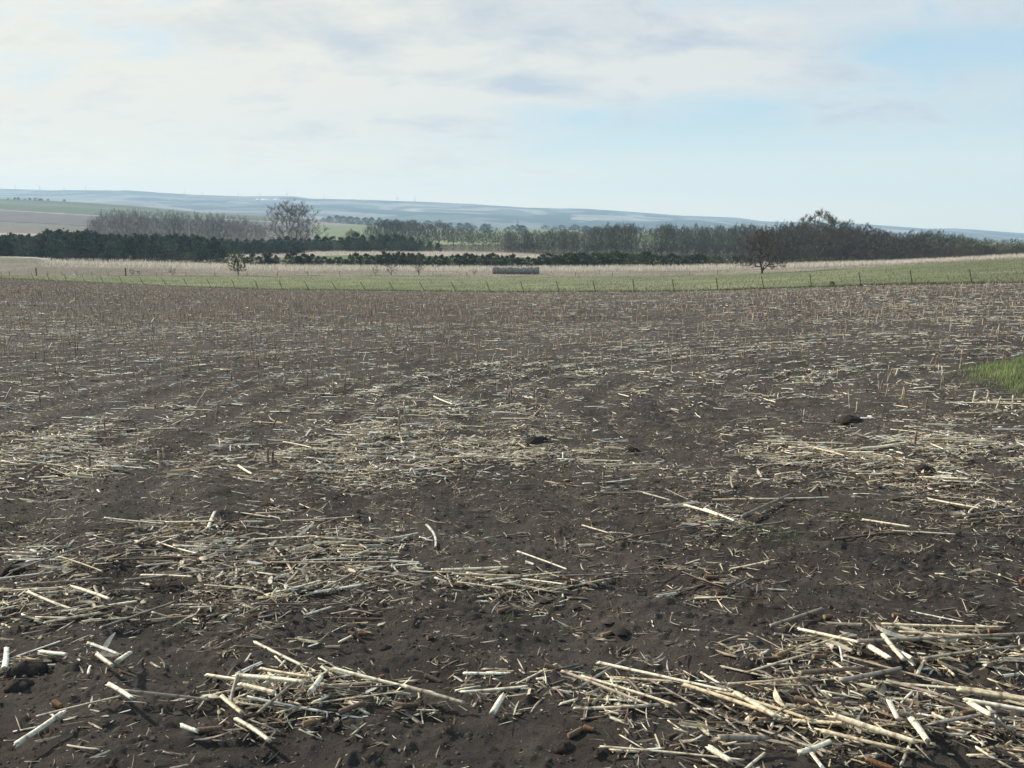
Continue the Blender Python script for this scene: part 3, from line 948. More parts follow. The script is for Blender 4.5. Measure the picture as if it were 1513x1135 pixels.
posts = [(50, 15), (73, 16), (99, 20), (126, 20), (153, 22), (181, 20), (213, 26), (246, 26), (278, 27), (312, 24), (348, 22), (382, 22), (418, 20), (457, 27), (498, 30), (541, 33), (583, 31), (628, 31), (674, 27),
         (724, 17), (774, 17), (826, 15), (880, 13), (937, 7), (997, 14), (1061, 12), (1129, 14), (1199, 10), (1272, 12), (1348, 12), (1436, 14), (1535, 12), (1640, 11)]
fence = empty('wire_fence', (0, 0, 0))
tag(fence, 'long wire fence of leaning thin steel posts between corn field and pasture', 'fence')
pmesh = post_mesh(1.30, .023, (.050, .055, .046))
tips_ = []
for px, lean in posts:
    d = float(lv_depth(1, px)) - .4
    x, y, z = world_at(px, d)
    z = float(ground(x, y, False))
    o = put('post', pmesh, M_metal, fence, (x, y, z))
    a = math.radians(lean)
    o.rotation_euler = (random.uniform(-.04, .04), -a, 0)
    tips_.append((x, y, z, a))
for hfrac in (.35, .6, .85, .97):
    V, Fq, Cc = [], [], []
    pts = []
    for x, y, z, a in tips_:
        h = 1.3 * hfrac
        pts.append((x - math.sin(a) * h, y - .03, z + math.cos(a) * h))
    tube_chain(V, Fq, Cc, pts, [.0022] * len(pts), 3, (.16, .15, .14))
    put('wire', mesh_arrays('wire', np.array([tuple(v) for v in V]), [np.array(Fq)], np.array(Cc)), M_metal, fence)

fence2 = empty('old_fence', (0, 0, 0))
tag(fence2, 'old fence with weathered wooden posts along the far side of the left pasture', 'fence')
wp = post_mesh(.85, .028, (.10, .09, .08), 6)
wpb = post_mesh(1.6, .075, (.045, .04, .036), 7)
tips2 = []
for px, big in [(2, 0), (14, 0), (54, 1), (71, 0), (92, 0), (114, 0), (136, 0), (160, 0), (186, 1), (232, 0), (275, 0), (318, 0), (365, 0), (410, 0), (455, 0), (502, 0), (640, 0), (690, 0), (850, 0), (905, 0), (1019, 0), (1060, 0)]:
    d = float(lv_depth(2, px)) - .5
    x, y, z = world_at(px, d)
    o = put('post', wpb if big else wp, M_bark, fence2, (x, y, z)); o.rotation_euler = (random.uniform(-.05, .05), random.uniform(-.08, .08), 0)
    tips2.append((x, y, z))
for hh in (.55, .9):
    V, Fq, Cc = [], [], []
    tube_chain(V, Fq, Cc, [(x, y - .06, z + hh) for x, y, z in tips2], [.004] * len(tips2), 3, (.10, .09, .085))
    put('wire', mesh_arrays('wire', np.array([tuple(v) for v in V]), [np.array(Fq)], np.array(Cc)), M_metal, fence2)

# ------------------------------------------------------------------ far buildings and masts
def box_arrays(V, Fq, Cc, x0, x1, y0, y1, z0, z1, col):
    b = len(V)
    V += [Vector(p) for p in [(x0, y0, z0), (x1, y0, z0), (x1, y1, z0), (x0, y1, z0), (x0, y0, z1), (x1, y0, z1), (x1, y1, z1), (x0, y1, z1)]]
    Cc += [col] * 8
    Fq += [tuple(b + i for i in q) for q in [(0, 3, 2, 1), (4, 5, 6, 7), (0, 1, 5, 4), (1, 2, 6, 5), (2, 3, 7, 6), (3, 0, 4, 7)]]


for px0, px1, lab in [(378.5, 383, 'small white farm shed, leftmost of three on the hazy ridge'), (386.5, 402.5, 'longest white metal barn on the hazy ridge left of the big bare tree'), (405, 413, 'white metal barn at the right end of three on the ridge')]:
    dpt = 5300.0
    x0, _, z0 = world_at(px0, dpt); x1, _, z1 = world_at(px1, dpt)
    zc = CAMH + slope_of_row(294.6) * dpt
    zg = float(ridge_z(np.array([x0]), np.array([dpt]))[0])
    Lb = x1 - x0
    r = empty('barn', ((x0 + x1) / 2, dpt, zg - .5)); tag(r, lab, 'barn', 'white barns on the far ridge')
    V, Fq, Cc = [], [], []
    box_arrays(V, Fq, Cc, -Lb / 2, Lb / 2, -9, 9, 0, 5.0, (.8, .8, .8))
    put('wall', mesh_arrays('barn_wall', np.array([tuple(v) for v in V]), [np.array(Fq)], np.array(Cc)), M_paint, r)
    a = Lb / 2 + .6
    rv = np.array([(-a, -9.8, 4.9), (a, -9.8, 4.9), (a, 0, 10.5), (-a, 0, 10.5), (-a, 9.8, 4.9), (a, 9.8, 4.9)])
    put('roof', mesh_arrays('barn_roof', rv, [[(0, 1, 2, 3), (3, 2, 5, 4)], [(0, 3, 4), (1, 5, 2)]], np.tile([.85, .85, .86], (6, 1))), M_paint, r)


def pylon_mesh():
    V, Fq, Cc = [], [], []; c = (.10, .10, .11)
    for sx in (-1, 1):
        for sy in (-1, 1):
            tube_chain(V, Fq, Cc, [(sx * 3, sy * 3, -1), (sx * .9, sy * .9, 20), (sx * .3, sy * .3, 30)], [.45, .4, .3], 4, c)
    for k in range(6):
        z0, z1 = k * 4, k * 4 + 4; w0, w1 = 3 - 2.1 * z0 / 20 if z0 < 20 else .8, max(3 - 2.1 * z1 / 20, .7)
        tube_chain(V, Fq, Cc, [(-w0, -w0, z0), (w1, -w1, z1)], [.2, .2], 3, c)
        tube_chain(V, Fq, Cc, [(w0, -w0, z0), (-w1, -w1, z1)], [.2, .2], 3, c)
    for z in (20, 25):
        tube_chain(V, Fq, Cc, [(-5, 0, z), (0, 0, z + .8), (5, 0, z)], [.25, .4, .25], 4, c)
    return mesh_arrays('pylon', np.array([tuple(v) for v in V]), [np.array(Fq)], np.array(Cc))


pm = pylon_mesh()
for px, hh in [(23, 5.5), (59, 6), (95, 5), (127, 5), (272, 5), (299, 5), (352, 5), (384, 5), (424, 6), (479, 5), (587, 7), (613, 8)]:
    d = float(lv_depth(11, px))
    x, y, z = world_at(px, d)
    o = put('transmission_tower', pm, M_metal, None, (x, y, float(ridge_z(np.array([x]), np.array([y]))[0]) - .5))
    s_ = hh / F * d / 30; o.scale = (s_, s_, s_)
    tag(o, 'faint grey transmission tower on the skyline of the hazy far ridge', 'tower', 'transmission towers on the far ridge')
x, y, z = world_at(765, 2600)
o = put('transmission_tower', pm, M_metal, None, (x, y, z - .5)); tag(o, 'nearer lattice transmission tower down in the valley above the centre wood', 'tower')
o.scale = (1.1, 1.1, 1.1)

# ------------------------------------------------------------------ blades of grass, as stuff
def blades(name, x, y, h, lean, wd, col, mat, kind='stuff', z=None):
    n = len(x)
    z = ground(x, y, True) if z is None else z
    a = rng.random(n) * 2 * math.pi; la = rng.random(n) * 2 * math.pi
    b = np.stack([x, y, z - .01], -1)
    side = np.stack([np.cos(a), np.sin(a), 0 * a], -1) * wd[:, None]
    ln = np.stack([np.cos(la), np.sin(la), 0 * a], -1) * (lean * h)[:, None]
    m = b + np.stack([0 * a, 0 * a, h * .6], -1) + ln * .35
    t = b + np.stack([0 * a, 0 * a, h], -1) + ln
    v = np.stack([b - side, b + side, m + side * .7, m - side * .7, t], 1)
    i = np.arange(n)[:, None] * 5
    q = i + np.array([[0, 1, 2, 3]]); tr = i + np.array([[3, 2, 4]])
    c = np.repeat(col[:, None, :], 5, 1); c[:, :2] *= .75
    o = put(name, mesh_arrays(name, v.reshape(-1, 3), [q, tr], c.reshape(-1, 3)), mat); o['kind'] = kind
    return o


def mixc(n, a, b):
    q = rng.random(n)[:, None]
    return (np.array(a) * (1 - q) + np.array(b) * q) * rng.uniform(.8, 1.2, n)[:, None]


# sod island on the right
gx = rng.uniform(5.5, 14, 70000); gy = rng.uniform(9.8, 17, 70000)
ok = island(gx, gy) & (gx < .66 * gy)
gx, gy = gx[ok], gy[ok]; keepg = rng.random(len(gx)) < np.where(island(gx, gy, .9), 1, .35)
gx, gy = gx[keepg], gy[keepg]; n = len(gx)
rr = island(gx, gy, .86)
hh = rng.gamma(7, .0115, n) * (.45 + .55 * rr) * (.7 + .6 * vnoise(gx * 2.2, gy * 2.2, 3))
blades('grass', gx, gy, hh, rng.uniform(.1, .6, n), rng.uniform(.003, .006, n), np.where(rng.random((n, 1)) < .14, mixc(n, (.30, .27, .17), (.42, .38, .26)), mixc(n, (.14, .20, .065), (.27, .34, .135))), M_grass)
o = bpy.context.scene.objects['grass']; o['label'] = 'patch of bright green grass at the right edge of the corn stubble field'
# sparse sprouts
sx, sy, sh_ = [], [], []
for px, py, rr_, m in [(1140, 787, .16, 160), (1255, 768, .10, 60), (14, 770, .10, 110), (752, 917, .025, 16), (1270, 765, .1, 30), (1068, 770, .1, 15), (1195, 955, .06, 20), (1400, 578, .5, 300), (1120, 795, .15, 60)]:
    x, y, z = pix_ground(px, py)
    sx.append(rng.normal(x, rr_, m)); sy.append(rng.normal(y, rr_ * .8, m)); sh_.append(rng.uniform(.02, .055, m))
sx, sy, sh_ = map(np.concatenate, (sx, sy, sh_))
blades('weed_sprouts', sx, sy, sh_, rng.uniform(.3, 1.0, len(sx)), np.full(len(sx), .0022), mixc(len(sx), (.07, .12, .035), (.14, .18, .07)), M_grass)


def in_band(k, n, c0=-60, c1=1580, bias=1.0, k2=None):
    c = rng.uniform(c0, c1, n); w = rng.random(n) ** bias
    d = lv_depth(k, c) * (1 - w) + lv_depth(k2 or k + 1, c) * w
    return (c - W0 / 2) / F / COSP * d, d, c, w


# pasture sward
x, d, c, w = in_band(1, 32000, bias=1.4)
pat = np.clip(fbm(x * .05, d * .10, 4, 3) * 2.6 - .8, 0, 1)
hh = rng.uniform(.06, .20, len(x)) * (1 + .5 * pat)
cc = mixc(len(x), (.13, .162, .072), (.20, .22, .12)); dr = rng.random(len(x)) < .18 + .25 * pat
cc[dr] = mixc(dr.sum(), (.26, .23, .15), (.36, .32, .22))
blades('pasture_grass', x, d, hh, rng.uniform(.2, .9, len(x)), rng.uniform(.02, .04, len(x)), cc, M_grass, z=ground(x, d, False))
# weedy fringe at the field edge
c = rng.uniform(-60, 1580, 9000); d = lv_depth(1, c) + rng.normal(.1, .35, 9000); x = (c - W0 / 2) / F / COSP * d
blades('fence_line_weeds', x, d, rng.uniform(.08, .30, 9000), rng.uniform(.2, .8, 9000), rng.uniform(.012, .03, 9000), mixc(9000, (.06, .065, .035), (.17, .17, .09)), M_grass, z=ground(x, d, False))
# tall dead grass
x, d, c, w = in_band(2, 46000, c0=-60, c1=1500)
tall = np.clip((w - .35) * 4, 0, 1) * np.clip((c - 60) / 40, 0, 1)
keep = (rng.random(len(x)) < .35 + .65 * tall)
x, d, c, w, tall = x[keep], d[keep], c[keep], w[keep], tall[keep]
hh = rng.uniform(.15, .45, len(x)) + tall * rng.uniform(.3, .85, len(x))
cc = mixc(len(x), (.48, .43, .36), (.74, .68, .59)); cc[tall < .3] *= .60
blades('tall_dead_grass', x, d, hh, rng.uniform(.1, .6, len(x)), rng.uniform(.025, .06, len(x)), cc, M_tan, z=ground(x, d, False))
# taller fringe on the tan field behind
x, d, c, w = in_band(4, 9000, c0=380, c1=1120)
blades('tan_field_grass', x, d, rng.uniform(.3, .9, len(x)), rng.uniform(.1, .5, len(x)), rng.uniform(.04, .09, len(x)), mixc(len(x), (.40, .34, .29), (.58, .52, .45)), M_tan, z=ground(x, d, False))


# ------------------------------------------------------------------ corn residue
# patches surveyed on the photograph: column, row, half width, half height, weight
PATCH = [(1250, 1075, 270, 60, 1.0), (1430, 1100, 170, 60, .9), (980, 1035, 120, 32, .75), (1330, 968, 185, 42, .95), (395, 1045, 130, 45, .95), (600, 1040, 130, 24, .55), (200, 1050, 90, 16, .45),
         (150, 870, 230, 75, .85), (400, 850, 190, 70, .8), (240, 800, 180, 30, .6), (430, 935, 130, 26, .5), (705, 865, 65, 14, .9), (800, 868, 90, 22, .6), (960, 865, 120, 18, .35),
         (1050, 772, 70, 26, .75), (960, 800, 90, 14, .4), (640, 640, 180, 52, .95), (520, 690, 160, 32, .6), (820, 680, 120, 20, .5), (1330, 690, 220, 45, .75), (1440, 610, 110, 14, .9), (1200, 650, 120, 20, .6),
         (405, 685, 70, 18, .8), (100, 700, 150, 30, .6), (70, 655, 120, 22, .6), (30, 985, 50, 22, .55), (160, 990, 60, 18, .7), (60, 1095, 45, 20, .5), (1440, 760, 90, 24, .7), (1320, 788, 40, 8, .5),
         (1090, 860, 90, 28, .45), (1440, 850, 90, 16, .45), (545, 800, 80, 18, .45), (1130, 715, 90, 14, .55), (1380, 655, 150, 18, .7), (220, 610, 200, 24, .45), (330, 560, 160, 14, .4), (820, 560, 200, 18, .5), (1180, 545, 120, 12, .6), (1400, 450, 140, 10, .7), (1100, 590, 100, 12, .4)]
BARE = [(220, 735, 120, 28, 1.0), (720, 745, 110, 38, 1.0), (940, 760, 60, 40, .7), (640, 940, 120, 36, 1.1), (800, 960, 110, 30, .9), (740, 1090, 160, 40, 1.0), (1280, 835, 190, 45, .9), (130, 955, 190, 10, .9), (330, 965, 120, 12, .7), (560, 610, 70, 16, .7), (1000, 650, 80, 40, .7), (700, 820, 110, 18, .9),
        (100, 1110, 60, 20, .0), (600, 1120, 100, 20, .8), (1200, 740, 120, 20, .8), (960, 620, 100, 12, .4), (920, 560, 60, 8, .4), (1200, 600, 100, 14, .6), (60, 765, 60, 14, .5), (950, 930, 60, 30, .6)]


def cover(x, y, px, py):
    """how much residue lies here, 0..1"""
    rho = rho_of(x, y)
    rowm = .5 + .5 * np.cos(rho * 2 * math.pi / .76 + 2.0 * fbm(x * .5, y * .5, 2, 14))
    band = fbm(px * .0042 + 0 * y, np.log(np.maximum(y, 1)) * 7.0, 4, 44)      # windrows left by the combine
    farw = np.clip((640 - py) / 120, 0, 1)
    nz = fbm(x * .8, y * .8, 4, 18)
    base = .17 + .10 * np.clip((820 - py) / 150, 0, 1) + farw * (.28 + .55 * np.clip(band * 2.4 - .9, 0, 1) * (.45 + .55 * rowm)) + .22 * np.clip(nz * 3 - 1.6, 0, 1)
    s = base
    edge_ = 1 + .35 * (fbm(px * .02, py * .035, 3, 90) - .5) * 2
    for a, b, rx, ry, w in PATCH:
        q = ((px - a) / rx) ** 2 + ((py - b) / ry) ** 2
        s = s + w * np.exp(-(q * edge_) ** 1.5 * .9)
    for a, b, rx, ry, w in BARE:
        q = ((px - a) / rx) ** 2 + ((py - b) / ry) ** 2
        s = s - w * .7 * np.exp(-q ** 1.5)
    th = np.arctan2(y - C0[1], x - C0[0])
    wr = fbm(rho * .45, th * 4.0, 3, 120)
    s = s * np.where(y > 9, np.clip(.35 + 2.6 * (wr - .30), .25, 1.5), 1.0)
    tr = np.zeros_like(s)
    for r0 in (4.4, 6.2, 8.0, 12.6, 14.4, 19.5, 21.3, 29, 30.8, 43, 45, 60, 62, 84, 86.5):
        tr = tr + np.exp(-((rho + .3 * (fbm(th * 5, rho * .2, 2, 4) - .5) - r0) / .30) ** 2)
    s = s * (1 - .72 * np.clip(tr, 0, 1))
    rag = fbm(x * 3.2, y * 3.2, 3, 66)
    s = s + .22 * rowm ** 2 * (py < 820) * np.clip((900 - py) / 200, 0, 1)
    s = s * np.clip(.05 + 2.6 * (rag - .28), .06, 1.5) * (.72 + .56 * fbm(px * .012, py * .03, 3, 7))
    isl = island(x, y, 1.0)
    s = np.where(isl, 0, s)
    return np.clip(s, 0, 1.2)


def candidates(n, y0, y1, margin=230):
    """points spread evenly over the field between two depths, within the view and a little beyond"""
    n = int(n * 1.25); y0 = min(y0, max(y0 - .25, 2.35)) if y0 < 4 else y0
    y = np.sqrt(rng.random(n) * (y1 ** 2 - y0 ** 2) + y0 ** 2)
    t = rng.uniform(-1, 1, n) * (.70 + .75 / y)
    x = t * y
    z = ground(x, y, False)
    px, py = project(x, y, z)
    margin = margin + 420 / np.maximum(y - 1.6, .7)
    ok = (px > -margin) & (px < W0 + margin) & (py < H0 + margin) & (y < lv_depth(1, np.clip(px, -400, 1900)) - .3)
    return x[ok], y[ok], px[ok], py[ok]


PALETTE = np.array([(.70, .62, .46), (.58, .485, .33), (.35, .295, .22), (.20, .172, .14), (.135, .095, .066), (.70, .645, .52)])


def pick_col(n, pale_w):
    """tone classes: pale cream, straw, weathered, grey, brown, bleached"""
    p = np.array([.15, .12, .18, .25, .21, .09])[None, :] * (1 - pale_w[:, None]) + np.array([.36, .22, .12, .08, .06, .16])[None, :] * pale_w[:, None]
    cs = np.cumsum(p, 1); u = rng.random(n)[:, None] * cs[:, -1:]
    k = (u > cs).sum(1)
    c = PALETTE[k] * rng.uniform(.75, 1.2, n)[:, None] * (1 + rng.normal(0, .035, (n, 1)) * np.array([[1, 0, -1.2]]))
    return c, k


def prisms(x, y, zc, ang, pit, ln, rad, bend, col, ns=7, seg=10, arc=None, nodes=True, caps=True, flat=None):
    """a batch of lying stalk pieces. Returns verts (n, nv, 3), colours (n, nv, 3), faces. Node rings swell and darken the rind."""
    n = len(x)
    nr = seg + 1
    t = np.linspace(-.5, .5, nr)
    d = np.stack([np.cos(ang) * np.cos(pit), np.sin(ang) * np.cos(pit), np.sin(pit)], -1)
    side = np.stack([-np.sin(ang), np.cos(ang), 0 * ang], -1)
    up = np.cross(d, side)
    ctr = np.stack([x, y, zc], -1)
    b2 = (t ** 2 - .08)
    p = ctr[:, None, :] + d[:, None, :] * (t[None, :, None] * ln[:, None, None]) + side[:, None, :] * (b2[None, :, None] * (bend * ln)[:, None, None])
    # internodes every 11-16 cm
    inter = rng.uniform(.10, .16, n); ph = rng.random(n)
    u = (t[None, :] * ln[:, None]) / inter[:, None] + ph[:, None]
    # snap some rings to the nodes
    near = np.abs(u - np.round(u)) * inter[:, None] / (ln[:, None] / seg)
    isn = (near < .5) if nodes else np.zeros_like(u, bool)
    taper = 1 - .18 * (t[None, :] + .5)
    R_ = rad[:, None] * taper * (1 + .10 * isn + rng.normal(0, .025, (n, nr)))
    sn = (np.round(u) - u) * inter[:, None]
    p = p + d[:, None, :] * np.where(isn, sn, 0)[..., None]
    a0 = rng.random(n) * 2 * math.pi
    if arc is None:
        th_ = a0[:, None] + np.arange(ns)[None, :] * 2 * math.pi / ns
    else:
        th_ = a0[:, None] + (np.arange(ns)[None, :] / (ns - 1) - .5) * arc[:, None]
    fl = np.ones(n) if flat is None else flat
    rj = 1 + rng.normal(0, .05, (n, 1, ns))
    cs, sn_ = np.cos(th_), np.sin(th_)
    off = (side[:, None, None, :] * (cs[:, None, :, None]) + up[:, None, None, :] * (sn_[:, None, :, None] * fl[:, None, None, None])) * (R_[:, :, None] * rj)[..., None]
    # ragged ends
    rag = np.zeros((n, nr, ns)); rag[:, 0] = -rng.gamma(.6, .9, (n, ns)) + .5; rag[:, -1] = rng.gamma(.6, .9, (n, ns)) - .5
    v = p[:, :, None, :] + off + d[:, None, None, :] * (rag * rad[:, None, None])[..., None]
    v = v.reshape(n, nr * ns, 3)
    cc = np.broadcast_to(col[:, None, None, :], (n, nr, ns, 3)).copy()
    cc *= (1 + rng.normal(0, .06, (n, nr, 1, 1))) * (1 + rng.normal(0, .17, (n, 1, ns, 1))) * (1 + rng.normal(0, .07, (n, nr, ns, 1)))
    cc = np.where(isn[:, :, None, None], cc * np.array([.42, .36, .32]), cc)
    st = (rng.random((n, nr, ns)) < .06)[..., None]
    cc = np.where(st, cc * .6, cc)
    cc = cc.reshape(n, nr * ns, 3)
    i = np.arange(seg)[:, None] * ns
    if arc is None:
        k = np.arange(ns)[None, :]; k2 = (k + 1) % ns
    else:
        k = np.arange(ns - 1)[None, :]; k2 = k + 1
    q = np.stack([i + k, i + k2, i + k2 + ns, i + k + ns], -1).reshape(-1, 4)
    faces = [q]
    if arc is None and caps:
        # recessed pith in the cut ends
        c0 = p[:, 0] + d * (rad * .25)[:, None]; c1 = p[:, -1] - d * (rad * .25)[:, None]
        v = np.concatenate([v, c0[:, None], c1[:, None]], 1)
        pith = np.array([.52, .46, .36]) * rng.uniform(.6, 1.1, (n, 1)); pith = pith[:, None, :]
        cc = np.concatenate([cc, pith, pith], 1)
        nv0 = nr * ns
        kk = np.arange(ns); kk2 = (kk + 1) % ns
        faces.append(np.concatenate([np.stack([kk2, kk, np.full(ns, nv0)], -1), np.stack([kk + seg * ns, kk2 + seg * ns, np.full(ns, nv0 + 1)], -1)], 0))
    return v, np.clip(cc, .01, .8), faces


def join(name, v, c, faces, mat, smooth=False, label=None):
    n, nv, _ = v.shape
    off = (np.arange(n) * nv)[:, None, None]
    fl = [(f[None] + off).reshape(-1, f.shape[1]) for f in faces]
    o = put(name, mesh_arrays(name, v.reshape(-1, 3), fl, c.reshape(-1, 3), smooth), mat)
    o['kind'] = 'stuff'
    if label: o['label'] = label
    return o


def single(name, v, c, faces, mat, ctr, label, cat, group, smooth=True):
    me = mesh_arrays(name, v - np.asarray(ctr)[None, :], faces, c, smooth)
    o = put(name, me, mat, None, tuple(ctr))
    return tag(o, label, cat, group)


def place_lab(px, py):
    if py > 985 and px > 810: return 'in the big heap at the bottom right', 'big bottom right heap'
    if py > 890 and px > 1050: return 'in the scatter above the big bottom right heap', 'scatter above the bottom right heap'
    if py > 960 and px < 240: return 'at the bottom left corner of the field', 'bottom left corner'
    if py > 960: return 'in the bottom heap left of centre', 'bottom heap left of centre'
    if px < 600 and py > 760: return 'in the wide mat of stalks at the left', 'wide mat at the left'
    if py > 760 and px > 600: return 'scattered on bare soil in the middle ground', 'middle ground scatter'
    return 'in the farther field residue', 'farther residue'


TONES = ['pale cream', 'straw coloured', 'weathered tan', 'grey', 'brown', 'bleached whitish']


def heap(px, py):
    """heaps are several layers deep"""
    s = np.zeros_like(px, dtype=float)
    for a, b, rx, ry, w in PATCH:
        s = np.maximum(s, w * np.exp(-(((px - a) / rx) ** 2 + ((py - b) / ry) ** 2) * .9))
    return s


